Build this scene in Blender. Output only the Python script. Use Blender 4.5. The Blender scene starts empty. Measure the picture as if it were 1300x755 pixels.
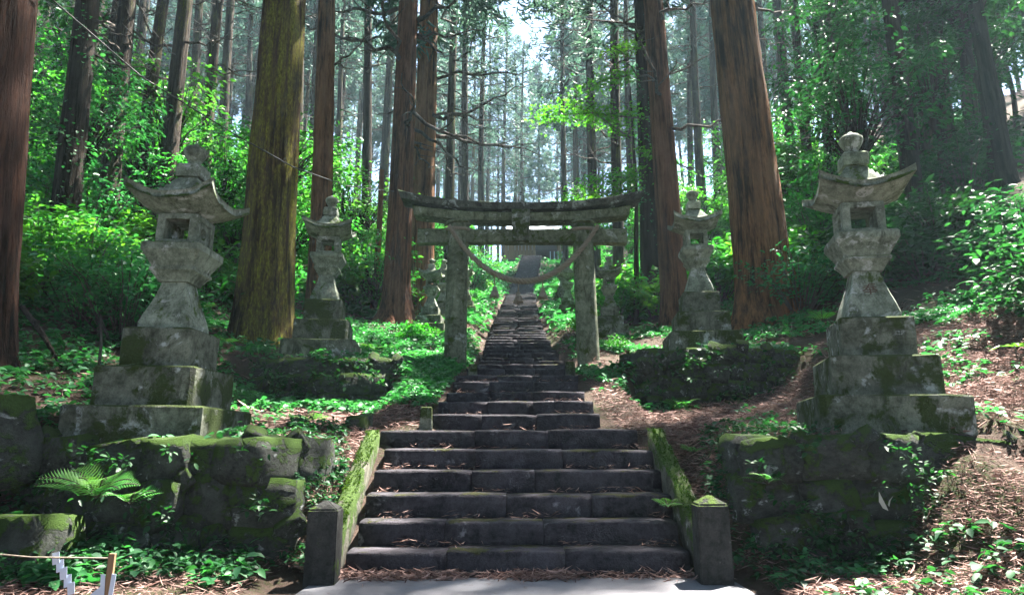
import bpy, bmesh, math, random
import numpy as np
from mathutils import Vector, Matrix
R = math.radians
random.seed(7); rng = np.random.default_rng(7)
S = bpy.context.scene
COL = S.collection

# ------------------------------------------------------------------ camera
F, PITCH, ZC = 850.0, R(12.5), 1.06          # focal length in photo pixels (1300 wide)
cd = bpy.data.cameras.new('camera'); cam = bpy.data.objects.new('camera', cd); COL.objects.link(cam)
cd.sensor_width = 36; cd.lens = 36 * F / 1300; cd.clip_start = .05; cd.clip_end = 1500
cam.location = (0, 0, ZC); cam.rotation_euler = (R(90) + PITCH, 0, 0); S.camera = cam
S.render.resolution_x, S.render.resolution_y = 1024, 594
# ------------------------------------------------------------------ light
SUN_EL, SUN_AZ = R(63), R(48)                # azimuth measured from +Y towards +X
w = bpy.data.worlds.new('World'); S.world = w; w.use_nodes = True
nt = w.node_tree; bg = nt.nodes['Background']; sk = nt.nodes.new('ShaderNodeTexSky')
sk.sky_type = 'NISHITA'; sk.sun_disc = False; sk.sun_elevation = SUN_EL; sk.sun_rotation = SUN_AZ
nt.links.new(sk.outputs[0], bg.inputs[0]); bg.inputs[1].default_value = .05
sl = bpy.data.lights.new('sun', 'SUN'); so = bpy.data.objects.new('sun', sl); COL.objects.link(so)
sl.energy = 5; sl.angle = R(.5); sl.color = (1, .95, .86)
sdir = Vector((math.cos(SUN_EL) * math.sin(SUN_AZ), math.cos(SUN_EL) * math.cos(SUN_AZ), math.sin(SUN_EL)))
so.rotation_euler = sdir.to_track_quat('Z', 'Y').to_euler(); so.location = sdir * 60
vs = S.view_settings; vs.view_transform = 'Standard'; vs.look = 'None'; vs.exposure = 3.5; vs.gamma = 1
vs.use_curve_mapping = False
cy = S.cycles; cy.max_bounces = 7; cy.diffuse_bounces = 3; cy.glossy_bounces = 2; cy.transmission_bounces = 5
cy.volume_bounces = 0; cy.transparent_max_bounces = 4; cy.caustics_reflective = False; cy.caustics_refractive = False
cy.sample_clamp_indirect = 4; cy.use_denoising = True
HAZE = .0006

# ------------------------------------------------------------------ helpers
def at(px, py, Y):
    """photo pixel + distance along the stairs -> world point"""
    u = (px - 650) / F; v = (377.5 - py) / F
    dy = math.cos(PITCH) - v * math.sin(PITCH); dz = math.sin(PITCH) + v * math.cos(PITCH)
    return Vector((u / dy * Y, Y, ZC + dz / dy * Y))
def tag(o, label=None, cat=None, group=None, kind=None):
    for k, v in (('label', label), ('category', cat), ('group', group), ('kind', kind)):
        if v: o[k] = v
    return o
def link(name, me, parent=None):
    o = bpy.data.objects.new(name, me); COL.objects.link(o)
    if parent: o.parent = parent
    return o
def thing(name, loc=(0, 0, 0), rz=0, label=None, cat=None, group=None, kind=None):
    o = bpy.data.objects.new(name, None); COL.objects.link(o); o.location = loc; o.rotation_euler = (0, 0, rz)
    o.empty_display_size = .2
    return tag(o, label, cat, group, kind)
def mesh(name, verts, faces, mat, smooth=True):
    me = bpy.data.meshes.new(name); me.from_pydata([tuple(v) for v in verts], [], [tuple(f) for f in faces])
    me.materials.append(mat)
    if smooth: me.polygons.foreach_set('use_smooth', [True] * len(me.polygons))
    me.update(); return me
def npmesh(name, V, polys, mat, smooth=False):
    """polys: list of int arrays (n,k)"""
    me = bpy.data.meshes.new(name); V = np.asarray(V, np.float32)
    me.vertices.add(len(V)); me.vertices.foreach_set('co', V.ravel())
    loops = np.concatenate([p.ravel() for p in polys]); tot = np.concatenate([np.full(len(p), p.shape[1]) for p in polys])
    me.loops.add(len(loops)); me.loops.foreach_set('vertex_index', loops.astype(np.int32))
    me.polygons.add(len(tot)); st = np.concatenate([[0], np.cumsum(tot)[:-1]])
    me.polygons.foreach_set('loop_start', st.astype(np.int32)); me.polygons.foreach_set('loop_total', tot.astype(np.int32))
    if smooth: me.polygons.foreach_set('use_smooth', np.ones(len(tot), bool))
    me.update(calc_edges=True); me.materials.append(mat); return me
def bm_mesh(name, bm, mat, smooth=False):
    me = bpy.data.meshes.new(name); bmesh.ops.recalc_face_normals(bm, faces=bm.faces[:]); bm.to_mesh(me); bm.free()
    me.materials.append(mat)
    if smooth: me.polygons.foreach_set('use_smooth', [True] * len(me.polygons))
    return me
def box_bm(bm, sx, sy, z0, z1, tx=1, ty=1, bev=0, c=(0, 0)):
    """box, top scaled by tx,ty"""
    v = []
    for z, kx, ky in ((z0, 1, 1), (z1, tx, ty)):
        for a, b in ((-1, -1), (1, -1), (1, 1), (-1, 1)):
            v.append(bm.verts.new((c[0] + a * sx / 2 * kx, c[1] + b * sy / 2 * ky, z)))
    fs = [(0, 3, 2, 1), (4, 5, 6, 7), (0, 1, 5, 4), (1, 2, 6, 5), (2, 3, 7, 6), (3, 0, 4, 7)]
    f = [bm.faces.new([v[i] for i in q]) for q in fs]
    if bev:
        e = set(x for q in f for x in q.edges)
        bmesh.ops.bevel(bm, geom=list(e), offset=bev, segments=2, affect='EDGES', profile=.6)
def rough_bm(bm, cuts, amp, seed=0, freq=3.0):
    from mathutils import noise
    if cuts: bmesh.ops.subdivide_edges(bm, edges=bm.edges[:], cuts=cuts, use_grid_fill=True)
    off = Vector((seed * 3.1, seed * 1.7, seed * .9))
    for v in bm.verts: v.co += noise.noise_vector(v.co * freq + off) * amp
def stone_block(name, mat, sx, sy, z0, z1, tx=1, ty=1, bev=.02, amp=.006, seed=0):
    bm = bmesh.new(); box_bm(bm, sx, sy, z0, z1, tx, ty, bev); rough_bm(bm, 2, amp, seed, 4)
    me = bm_mesh(name, bm, mat, True); me.polygons.foreach_set('use_smooth', [True] * len(me.polygons))
    return me
def tube_np(pts, rad, seg=6):
    """verts, quads for a tube along pts with radius list"""
    pts = [Vector(p) for p in pts]; n = len(pts); V = []; Q = []
    ref = Vector((0, 0, 1))
    for i, p in enumerate(pts):
        t = (pts[min(i + 1, n - 1)] - pts[max(i - 1, 0)]).normalized()
        a = t.cross(ref if abs(t.z) < .95 else Vector((1, 0, 0))).normalized(); b = t.cross(a)
        for k in range(seg):
            an = 2 * math.pi * k / seg; V.append(p + (a * math.cos(an) + b * math.sin(an)) * rad[i])
    for i in range(n - 1):
        for k in range(seg):
            Q.append((i * seg + k, i * seg + (k + 1) % seg, (i + 1) * seg + (k + 1) % seg, (i + 1) * seg + k))
    Q2 = list(Q); Q2.append(tuple(range(seg))[::-1]); Q2.append(tuple((n - 1) * seg + k for k in range(seg)))
    return V, Q2
def tubes(name, items, mat, seg=6):
    V = []; Fc = []
    for pts, rad in items:
        v, q = tube_np(pts, rad, seg); o = len(V); V += v; Fc += [tuple(i + o for i in f) for f in q]
    return mesh(name, V, Fc, mat)
def lathe(name, prof, mat, seg=20):
    V = []; Fc = []
    for r, z in prof:
        for k in range(seg): a = 2 * math.pi * k / seg; V.append((r * math.cos(a), r * math.sin(a), z))
    for i in range(len(prof) - 1):
        for k in range(seg): Fc.append((i * seg + k, i * seg + (k + 1) % seg, (i + 1) * seg + (k + 1) % seg, (i + 1) * seg + k))
    Fc.append(tuple(range(seg))[::-1]); Fc.append(tuple((len(prof) - 1) * seg + k for k in range(seg)))
    return mesh(name, V, Fc, mat)

def unit(a): return a / np.maximum(np.linalg.norm(a, axis=-1, keepdims=True), 1e-6)
def leaves(pos, d, ln, wd, hi=False, fold=.25, droop=.25, up=None):
    """folded leaf blades. pos (n,3), d axis (n,3), ln, wd (n,). returns V, polys"""
    n = len(pos); d = unit(d)
    if up is None: up = np.tile([0, 0, 1.], (n, 1)) + rng.normal(0, .35, (n, 3))
    s = unit(np.cross(d, up)); nn = np.cross(s, d)
    ln = np.asarray(ln)[:, None]; wd = np.asarray(wd)[:, None]
    if not hi:
        b = pos; t = pos + d * ln - nn * ln * droop
        m = pos + d * ln * .45
        Lf = m + s * wd * .5 + nn * wd * fold * .5; Rt = m - s * wd * .5 + nn * wd * fold * .5
        V = np.stack([b, Rt, t, Lf], 1).reshape(-1, 3); i = np.arange(n)[:, None] * 4
        return V, [np.concatenate([i + [0, 1, 2], i + [0, 2, 3]])]
    b = pos; m = pos + d * ln * .5 - nn * ln * droop * .25; t = pos + d * ln - nn * ln * droop
    def sd(k): return [pos + d * ln * .22 + k * s * wd * .38 + nn * wd * fold * .38, pos + d * ln * .58 + k * s * wd * .42 + nn * (wd * fold * .4 - ln * droop * .3)]
    l, r = sd(1), sd(-1)
    V = np.stack([b, m, t, l[0], l[1], r[0], r[1]], 1).reshape(-1, 3); i = np.arange(n)[:, None] * 7
    q = np.concatenate([i + [0, 1, 4, 3], i + [0, 5, 6, 1]]); tr = np.concatenate([i + [1, 2, 4], i + [1, 6, 2]])
    return V, [q, tr]
def joinp(parts):
    V = []; P = []; o = 0
    for v, ps in parts:
        V.append(v); P += [p + o for p in ps]; o += len(v)
    return np.concatenate(V), P

# ------------------------------------------------------------------ materials
def new_mat(name):
    m = bpy.data.materials.new(name); m.use_nodes = True; m.node_tree.nodes.clear()
    return m, m.node_tree.nodes, m.node_tree.links
class NB:
    def __init__(s, name):
        s.m, s.n, s.l = new_mat(name); s.out = s.n.new('ShaderNodeOutputMaterial')
    def add(s, t, **k):
        x = s.n.new(t)
        for a, b in k.items():
            if a.startswith('i_'):
                key = a[2:]; key = int(key) if key.isdigit() else key.replace('_', ' ')
                (s.l.new(b, x.inputs[key]) if isinstance(b, bpy.types.NodeSocket) else setattr(x.inputs[key], 'default_value', b))
            else: setattr(x, a, b)
        return x
    def noise(s, vec, scale, detail=5, rough=.6, dist=0):
        x = s.add('ShaderNodeTexNoise', i_Scale=scale, i_Detail=detail, i_Roughness=rough, i_Distortion=dist)
        if vec is not None: s.l.new(vec, x.inputs['Vector'])
        return x.outputs['Fac']
    def ramp(s, fac, a, b, ca=(0, 0, 0, 1), cb=(1, 1, 1, 1)):
        x = s.add('ShaderNodeValToRGB'); x.color_ramp.elements[0].position = a; x.color_ramp.elements[1].position = b
        x.color_ramp.elements[0].color = ca; x.color_ramp.elements[1].color = cb
        s.l.new(fac, x.inputs[0]); return x.outputs[0]
    def mix(s, fac, a, b, mode='MIX'):
        x = s.add('ShaderNodeMix', data_type='RGBA', blend_type=mode)
        for sk_, v in ((x.inputs[0], fac), (x.inputs[6], a), (x.inputs[7], b)):
            if isinstance(v, bpy.types.NodeSocket): s.l.new(v, sk_)
            else: sk_.default_value = v if not isinstance(v, tuple) else (*v[:3], 1)
        return x.outputs[2]
    def math(s, op, a, b=0., clamp=False):
        x = s.add('ShaderNodeMath', operation=op, use_clamp=clamp)
        for i, v in enumerate((a, b)):
            if isinstance(v, bpy.types.NodeSocket): s.l.new(v, x.inputs[i])
            else: x.inputs[i].default_value = v
        return x.outputs[0]
    def coords(s, scale=(1, 1, 1), world=False):
        """object coordinates shifted by the object's own random number"""
        if world: src = s.add('ShaderNodeNewGeometry').outputs['Position']
        else: src = s.add('ShaderNodeTexCoord').outputs['Object']
        rnd = s.add('ShaderNodeObjectInfo').outputs['Random']
        mp = s.add('ShaderNodeMapping'); s.l.new(src, mp.inputs[0]); mp.inputs['Scale'].default_value = scale
        if not world:
            cmb = s.add('ShaderNodeCombineXYZ'); k = s.math('MULTIPLY', rnd, 37.)
            for i in range(3): s.l.new(k, cmb.inputs[i])
            s.l.new(cmb.outputs[0], mp.inputs['Location'])
        return mp.outputs[0]
    def finish(s, col, rough=.9, height=None, bump=.5, dist=.02, spec=.25):
        p = s.add('ShaderNodeBsdfPrincipled'); s.l.new(col, p.inputs['Base Color'])
        if isinstance(rough, bpy.types.NodeSocket): s.l.new(rough, p.inputs['Roughness'])
        else: p.inputs['Roughness'].default_value = rough
        p.inputs['Specular IOR Level'].default_value = spec
        if height is not None:
            b = s.add('ShaderNodeBump', i_Strength=bump, i_Distance=dist); s.l.new(height, b.inputs['Height']); s.l.new(b.outputs[0], p.inputs['Normal'])
        s.l.new(p.outputs[0], s.out.inputs[0]); return s.m
def rgb(*c): return (*c, 1)

def stone_mat(name, base, dark, lichen, moss=.5, mosscol=(.05, .085, .012), lich=.56, streak=.5, sc=1.):
    b = NB(name); c = b.coords((sc, sc, sc)); geo = b.add('ShaderNodeNewGeometry')
    n0 = b.noise(c, 1.7, 4, .55, .5); n1 = b.noise(c, 4.5, 8, .68, .6); n2 = b.noise(c, 14, 6, .7); n3 = b.noise(c, 70, 3, .65)
    col = b.mix(b.ramp(n1, .40, .58), rgb(*dark), rgb(*base))
    col = b.mix(b.ramp(n0, .40, .58), b.mix(.75, col, rgb(*[x * .5 for x in dark])), col)
    col = b.mix(b.math('MULTIPLY', b.ramp(n2, .35, .65), .5), col, rgb(*[min(1, x * 1.45) for x in base]))
    col = b.mix(b.ramp(n3, .38, .52, rgb(.3, .3, .3), rgb(0, 0, 0)), col, rgb(*[x * .3 for x in dark]))
    if streak:                                          # run-off stains down the vertical faces, broken up
        cs = b.coords((3.2, 3.2, .55)); st = b.math('MULTIPLY', b.ramp(b.noise(cs, 2.0, 6, .7, .7), .50, .62), b.ramp(n0, .40, .58))
        col = b.mix(b.math('MULTIPLY', st, streak), col, rgb(*[x * .3 for x in dark]))
    lf = b.math('MULTIPLY', b.ramp(b.noise(c, 3.4, 9, .6, .8), lich, lich + .05), b.ramp(n2, .42, .54))
    col = b.mix(b.math('MULTIPLY', lf, .75), col, rgb(*lichen))
    nz = b.add('ShaderNodeSeparateXYZ'); b.l.new(geo.outputs['Normal'], nz.inputs[0])
    mz = b.math('MULTIPLY', b.math('ADD', nz.outputs[2], .25), .8, True)
    mn = b.math('ADD', b.math('MULTIPLY', b.noise(c, 2.6, 7, .7, .4), .75), b.math('MULTIPLY', n2, .18))
    mw = b.ramp(mn, .30, .62)
    mf = b.ramp(b.math('ADD', b.math('MULTIPLY', mz, .38), b.math('MULTIPLY', mw, .8)), 1.05 - moss * .75, 1.17 - moss * .75)
    mc = b.mix(b.noise(c, 38, 5, .75), rgb(*[x * .25 for x in mosscol]), rgb(*[x * 1.8 for x in mosscol]))
    col = b.mix(mf, col, mc)
    h = b.math('ADD', b.math('ADD', b.math('MULTIPLY', n1, .8), b.math('MULTIPLY', n2, .5)), b.math('ADD', b.math('MULTIPLY', n3, .35), b.math('MULTIPLY', mf, b.noise(c, 60, 3, .7))))
    return b.finish(col, .92, h, .9, .025, .2)
M = {}
M['lantern'] = stone_mat('lantern_stone', (.27, .30, .24), (.085, .10, .07), (.45, .46, .45), .46, lich=.575, streak=.75)
M['plinth'] = stone_mat('plinth_stone', (.18, .19, .15), (.045, .05, .032), (.42, .44, .44), .76, (.035, .052, .012), .575, .85)
M['gate'] = stone_mat('gate_stone', (.19, .21, .15), (.06, .075, .04), (.34, .36, .34), .58, (.045, .07, .014), .59, .7)
M['gate_top'] = stone_mat('gate_top_stone', (.10, .105, .09), (.022, .022, .024), (.30, .33, .32), .34, lich=.57)
M['step'] = stone_mat('step_stone', (.056, .05, .06), (.012, .011, .014), (.20, .19, .21), .30, (.04, .042, .014), .62, .25)
M['kerb'] = stone_mat('kerb_stone', (.13, .125, .10), (.05, .048, .034), (.3, .3, .28), .66, (.036, .066, .011), .60, 0)
M['rock'] = stone_mat('wall_rock', (.056, .06, .053), (.014, .016, .014), (.30, .31, .31), .68, (.034, .066, .010), .60, 0)
M['post'] = stone_mat('post_stone', (.042, .042, .04), (.012, .012, .012), (.2, .2, .19), .52, lich=.62)

def bark_mat(name, base, dark, moss, mossc=(.10, .11, .018)):
    b = NB(name); c = b.coords((1, 1, .055)); c2 = b.coords((1, 1, .35)); c3 = b.coords((1, 1, .12))
    n1 = b.noise(c, 9, 6, .7, .5); n4 = b.noise(c3, 30, 5, .7, .3); n2 = b.noise(c2, 1.6, 6, .65); n3 = b.noise(c2, 35, 4, .7)
    col = b.mix(b.ramp(n1, .42, .57), rgb(*[x * .5 for x in dark]), rgb(*base))
    col = b.mix(b.ramp(n4, .40, .56), b.mix(.65, col, rgb(*dark)), col)
    col = b.mix(b.math('MULTIPLY', b.ramp(n2, .45, .62), .55), col, rgb(base[0] * 1.25, base[1] * 1.35, base[2] * 1.6))
    geo = b.add('ShaderNodeNewGeometry'); sp = b.add('ShaderNodeSeparateXYZ'); b.l.new(geo.outputs['Normal'], sp.inputs[0])
    side = b.math('ADD', b.math('MULTIPLY', sp.outputs[1], -.06), b.math('MULTIPLY', sp.outputs[0], .05))
    mf = b.ramp(b.math('ADD', side, b.math('ADD', b.math('MULTIPLY', n2, .55), b.math('ADD', b.math('MULTIPLY', n4, .3), b.math('MULTIPLY', n3, .15)))), .86 - moss * .62, .96 - moss * .62)
    col = b.mix(b.math('MULTIPLY', mf, b.ramp(n1, .36, .56)), col, b.mix(b.ramp(n3, .35, .65), rgb(*[x * .3 for x in mossc]), rgb(*[x * 1.4 for x in mossc])))
    return b.finish(col, .95, b.math('ADD', b.math('ADD', n1, b.math('MULTIPLY', n4, .7)), b.math('MULTIPLY', n3, .25)), 1.0, .09, .1)
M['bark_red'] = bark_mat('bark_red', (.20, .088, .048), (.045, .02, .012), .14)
M['bark_dark_red'] = bark_mat('bark_dark_red', (.10, .048, .032), (.022, .012, .009), .10)  # dark red-brown bark, the trunk's own colour
M['bark_moss'] = bark_mat('bark_moss', (.12, .075, .04), (.035, .02, .012), .58, (.21, .20, .026))
M['bark_brown'] = bark_mat('bark_brown', (.26, .122, .056), (.04, .022, .013), .34)
M['bark_dark'] = bark_mat('bark_dark', (.055, .043, .033), (.02, .015, .012), .3)
M['bark_far'] = bark_mat('bark_far', (.075, .058, .045), (.03, .024, .02), .45)
M['twig'] = bark_mat('twig_bark', (.12, .10, .085), (.05, .04, .034), .2)

def leaf_mat(name, a, bcol, trans=.45, rough=.5, tcol=None, gloss=.35):
    b = NB(name); geo = b.add('ShaderNodeNewGeometry'); rnd = geo.outputs['Random Per Island']
    oi = b.add('ShaderNodeObjectInfo').outputs['Random']
    col = b.mix(rnd, rgb(*a), rgb(*bcol))
    hsv = b.add('ShaderNodeHueSaturation'); b.l.new(col, hsv.inputs['Color'])
    b.l.new(b.math('ADD', b.math('MULTIPLY', oi, .05), .475), hsv.inputs['Hue'])
    b.l.new(b.math('ADD', b.math('MULTIPLY', oi, .4), .8), hsv.inputs['Value'])
    p = b.add('ShaderNodeBsdfPrincipled', i_Roughness=rough); b.l.new(hsv.outputs[0], p.inputs['Base Color'])
    p.inputs['Specular IOR Level'].default_value = gloss
    t = b.add('ShaderNodeBsdfTranslucent')
    tc = b.mix(1., hsv.outputs[0], rgb(*(tcol or (1.25, 1.5, .6))), 'MULTIPLY'); b.l.new(tc, t.inputs[0])
    mx = b.add('ShaderNodeMixShader', i_0=trans); b.l.new(p.outputs[0], mx.inputs[1]); b.l.new(t.outputs[0], mx.inputs[2])
    b.l.new(mx.outputs[0], b.out.inputs[0]); return b.m
M['herb'] = leaf_mat('herb_leaf', (.018, .115, .045), (.06, .22, .085), .4, tcol=(1., 1.5, .7))
M['shrub'] = leaf_mat('shrub_leaf', (.02, .12, .022), (.075, .24, .045), .5, tcol=(1.1, 1.5, .55))
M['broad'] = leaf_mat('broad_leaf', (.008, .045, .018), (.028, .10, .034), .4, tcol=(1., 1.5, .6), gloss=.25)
M['maple'] = leaf_mat('maple_leaf', (.04, .18, .025), (.10, .27, .04), .55, tcol=(1.1, 1.5, .5))
M['fern'] = leaf_mat('fern_leaf', (.04, .17, .03), (.08, .24, .04), .4)
M['cedar'] = leaf_mat('cedar_leaf', (.03, .08, .066), (.09, .16, .135), .45, .6, (1.1, 1.2, .9))
M['moss'] = leaf_mat('moss_leaf', (.012, .038, .006), (.05, .095, .014), .3, .8, gloss=.1)
M['needle'] = leaf_mat('dead_needle', (.09, .05, .04), (.34, .23, .20), .1, .8, (1, 1, 1), .1)
def plain(name, col, rough=.8, var=.3, scale=20, bump=.3, spec=.3, stretch=(1, 1, 1)):
    b = NB(name); c = b.coords(stretch); n = b.noise(c, scale, 5, .65)
    return b.finish(b.mix(n, rgb(*[x * (1 - var) for x in col]), rgb(*[min(1, x * (1 + var)) for x in col])), rough, n, bump, .01, spec)
M['rope'] = plain('straw_rope', (.22, .185, .145), .9, .5, 40, .8)
M['paper'] = plain('paper', (.50, .58, .72), .8, .12, 30, .05)
M['wood'] = plain('old_wood', (.22, .14, .08), .8, .45, 12, .5, .2, (6, 6, .6))
M['wood_dark'] = plain('dark_wood', (.05, .03, .022), .8, .45, 12, .5, .2, (6, 6, .6))
M['roof'] = plain('shrine_roof_metal', (.50, .54, .66), .45, .1, 6, .1, .5)
M['red'] = plain('red_glass', (.45, .03, .02), .3, .1, 6, 0, .5)
M['cable'] = plain('cable_sheath', (.02, .02, .02), .5, .1, 6, 0)
M['leaf_pale'] = plain('pale_leaf', (.42, .42, .38), .6, .1, 8, .05)

def ground_mat():
    b = NB('forest_floor'); c = b.coords(world=True)
    n1 = b.noise(c, .55, 6, .6); n2 = b.noise(c, 3.5, 7, .65); n3 = b.noise(c, 26, 5, .7); n4 = b.noise(c, 120, 3, .7)
    col = b.mix(b.ramp(n2, .35, .65), rgb(.026, .018, .014), rgb(.085, .056, .044))
    col = b.mix(b.math('MULTIPLY', n3, .6), col, rgb(.17, .12, .10))
    col = b.mix(b.ramp(b.math('ADD', b.math('MULTIPLY', n1, .6), b.math('MULTIPLY', n3,   .4)), .52, .60), col, rgb(.032, .055, .012))
    col = b.mix(b.ramp(n4, .35, .7), b.mix(.5, col, rgb(.012, .01, .008)), col)
    return b.finish(col, .95, b.math('ADD', n3, b.math('MULTIPLY', n4, .5)), .9, .04, .1)
M['ground'] = ground_mat()
def paving_mat():
    b = NB('paving'); c = b.coords(world=True); n1 = b.noise(c, 1.2, 6, .6); n2 = b.noise(c, 14, 6, .7); n3 = b.noise(c, 90, 3, .7)
    col = b.mix(b.ramp(n1, .35, .65), rgb(.10, .10, .115), rgb(.21, .21, .23)); col = b.mix(b.math('MULTIPLY', n3, .4), col, rgb(.14, .13, .13))
    col = b.mix(b.ramp(n2, .6, .7), col, rgb(.11, .09, .08))
    return b.finish(col, .9, b.math('ADD', n2, n3), .4, .01, .2)
M['paving'] = paving_mat()

# ------------------------------------------------------------------ terrain
PY = [0, 5.85, 5.9, 7.4, 7.9, 8.5, 9.1, 9.75, 10.3, 10.9, 12, 13.2, 17, 24.7, 44, 54, 62, 150]
PZ = [0, 0, .1, 1.236, 1.43, 1.62, 1.78, 1.985, 2.13, 2.30, 2.52, 2.74, 3.78, 5.86, 11.38, 16.75, 17.2, 36]
SY = [0, 4.8, 5.5, 5.97, 6.12, 6.3, 7.4, 9.5, 10.16, 10.34, 10.7, 12, 13.2, 17, 24.7, 44, 54, 150]
SZ = [0, .04, .10, .22, .98, 1.03, 1.17, 1.48, 1.58, 2.2, 2.27, 2.55, 2.85, 3.95, 6.05, 11.6, 15.8, 38]
CY = [0, 7.5, 10, 13.2, 17, 24.7, 44, 54, 62]
CX = [.08, .05, .07, .17, .12, .2, .65, 1.7, 2.4]
WY = [0, 7.5, 7.7, 10, 12.5, 60]
WX = [1.35, 1.42, .95, .92, .8, .85]
def P(y): return np.interp(y, PY, PZ)
def XC(y): return np.interp(y, CY, CX)
def HW(y): return np.interp(y, WY, WX)
def smooth(a, b, x):
    t = np.clip((x - a) / (b - a), 0, 1); return t * t * (3 - 2 * t)
FLAT = []      # (x, y, z, r) places levelled for lanterns
def bumpn(x, y):
    return (np.sin(x * 1.3 + y * .7) * np.sin(y * 1.1 - x * .4) * .05 + np.sin(x * 3.7 + 1.2) * np.sin(y * 4.1 + x) * .025
            + np.sin(x * 7.3 + y * 2.1) * np.sin(y * 8.7 - x * 3.3 + .5) * .022 + np.sin(x * 13.1 + y * 5.7 + 1) * np.sin(y * 15.3 - x * 6.1) * .012 + np.sin(x * .31 + 2) * np.sin(y * .27 + x * .1) * .25 * smooth(16, 30, np.abs(y) + np.abs(x) * .5))
def H(x, y):
    x = np.asarray(x, float); y = np.asarray(y, float)
    d = np.abs(x) - 2.
    def rise(d, k):
        dd = np.clip(d, 0, 9); return k * dd ** 1.6 + k * 5.4 * np.clip(d - 9, 0, 22) + k * 1.5 * np.clip(d - 31, 0, 500)
    up = np.where(x > 0, rise(d, .088), rise(d, .078))
    up = up * smooth(3.5, 7.5, y) + .10 * rise(d, .08) * (1 - smooth(3.5, 7.5, y))
    # far right bank comes further forward
    up = up + (.78 * smooth(2.75, 4.2, x) * (1 - .95 * smooth(3.8, 4.6, x)) + .25 * smooth(3.6, 4.6, -x)) * smooth(4.2, 5.8, y) * (1 - smooth(5.95, 6.35 + 1.2 * smooth(3.9, 4.8, np.abs(x)), y))
    ms = smooth(1.5, 1.85, np.abs(x)) * (1 - smooth(3.8, 4.7, np.abs(x)))      # the low walls of the second pair of lanterns
    flat_y = [v for v in zip(SY, SZ) if not 7.5 < v[0] < 11.5]
    side = np.interp(y, SY, SZ) * ms + np.interp(y, [v[0] for v in flat_y], [v[1] for v in flat_y]) * (1 - ms)
    mo = smooth(3.9, 4.8, np.abs(x)) * (1 - smooth(6.6, 7.4, y))                # no wall beyond the lanterns: an even bank
    side = side * (1 - mo) + np.interp(y, [0, 3.8, 7.4], [0, .03, 1.17]) * mo + up
    z = side + bumpn(x, y) * smooth(1.6, 3, np.abs(x))
    for fx, fy, fz, fr in FLAT:
        r = np.maximum(np.abs(x - fx), np.abs(y - fy)); k = 1 - smooth(fr, fr + .13, r); z = z * (1 - k) + fz * k
    # stair corridor
    e = np.abs(x - XC(y)) - HW(y)
    k = 1 - smooth(.02, .45 + .5 * smooth(5.7, 6.1, y) * (1 - smooth(7.2, 7.8, y)), e)
    low = P(y) - .16 - .2 * (1 - smooth(-.3, 0, e)) * smooth(5.7, 6, y)
    low = np.where(y < 5.75, -.02, low)
    z = z * (1 - k) + low * k
    kp = (1 - smooth(1.8, 2.3, np.abs(x))) * (1 - smooth(5.6, 5.9, y)); z = z * (1 - kp) + (-.012) * kp
    return z
def hz(x, y): return float(H(x, y))

LANT = dict(l1=(-3.45, 6.72, 1.06), r1=(3.62, 6.75, 1.15), l2=(-3.13, 11, 2.38), r2=(3.14, 11, 2.52))
for k, (x, y, z) in LANT.items(): FLAT.append((x, y, z + .01, .70 if k[1] == '1' else .60))

def spaced(lo, hi, a, b, fine, n_out):
    c = np.arange(a, b, fine); g = 1.13
    L_ = [a]; s = fine
    while L_[-1] > lo: s = min(s * g, 3); L_.append(L_[-1] - s)
    R_ = [c[-1]]; s = fine
    while R_[-1] < hi: s = min(s * g, 3); R_.append(R_[-1] + s)
    return np.array(L_[:0:-1] + list(c) + R_[1:])
gx = spaced(-95, 95, -7, 7, .1, 0); gy = spaced(-30, 170, 4, 15, .1, 0)
GX, GY = np.meshgrid(gx, gy); GZ = H(GX, GY)
nx, ny = len(gx), len(gy); ii = (np.arange(ny - 1)[:, None] * nx + np.arange(nx - 1)[None]).ravel()
gq = np.stack([ii, ii + 1, ii + nx + 1, ii + nx], 1)
tag(link('ground', npmesh('ground', np.stack([GX, GY, GZ], -1).reshape(-1, 3), [gq], M['ground'], True)), 'sloping forest floor of soil, moss and needles', None, None, 'structure')
# paved apron at the foot of the steps
bm = bmesh.new(); box_bm(bm, 3.35, 9.4, -.08, .012, 1, 1, .01)
for v in bm.verts: v.co += Vector((.1, 1.15, 0))
tag(link('paving', bm_mesh('paving', bm, M['paving'])), 'pale concrete paving at the foot of the steps', None, None, 'structure')

# ------------------------------------------------------------------ stairway
def step_block(x0, x1, y, z0, z1, d, seed):
    r = random.Random(seed); n = max(2, int((x1 - x0) / .16)); h = z1 - z0
    prof = [(0, 0), (.004, h * .5), (.0, h - .03), (.006, h - .01), (.022, h - .002), (.12, h), (d, h + .006), (d, 0)]
    V = []; Fc = []; np_ = len(prof); ph = r.random() * 9; q = .35 if y > 4 else 1; dz = r.uniform(-.008, .008) * q; dy = r.uniform(-.012, .012) * q
    for i in range(n + 1):
        t = i / n; x = x0 + (x1 - x0) * t
        edge = .012 if i in (0, n) else 0
        for k, (py, pz) in enumerate(prof):
            wv = math.sin(x * 5.3 + ph) * .006 + math.sin(x * 13 + ph * 2) * .005 + r.uniform(-.005, .005); wv *= q
            if k in (2, 3, 4): V.append((x, y + dy + py + wv + edge, z0 + pz + dz - abs(wv) * .7 - edge * .6))
            elif k in (5, 6): V.append((x, y + dy + py, z0 + pz + dz + wv * .4 - edge * .4))
            else: V.append((x, y + dy + py + wv * .5 + edge * .4, z0 + pz))
    for i in range(n):
        for k in range(np_):
            a = i * np_ + k; b = i * np_ + (k + 1) % np_; Fc.append((a, b, b + np_, a + np_))
    Fc.append(tuple(range(np_))[::-1]); Fc.append(tuple(n * np_ + k for k in range(np_)))
    me = mesh('step_block', V, [f[::-1] for f in Fc], M['step'])
    return me
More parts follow.
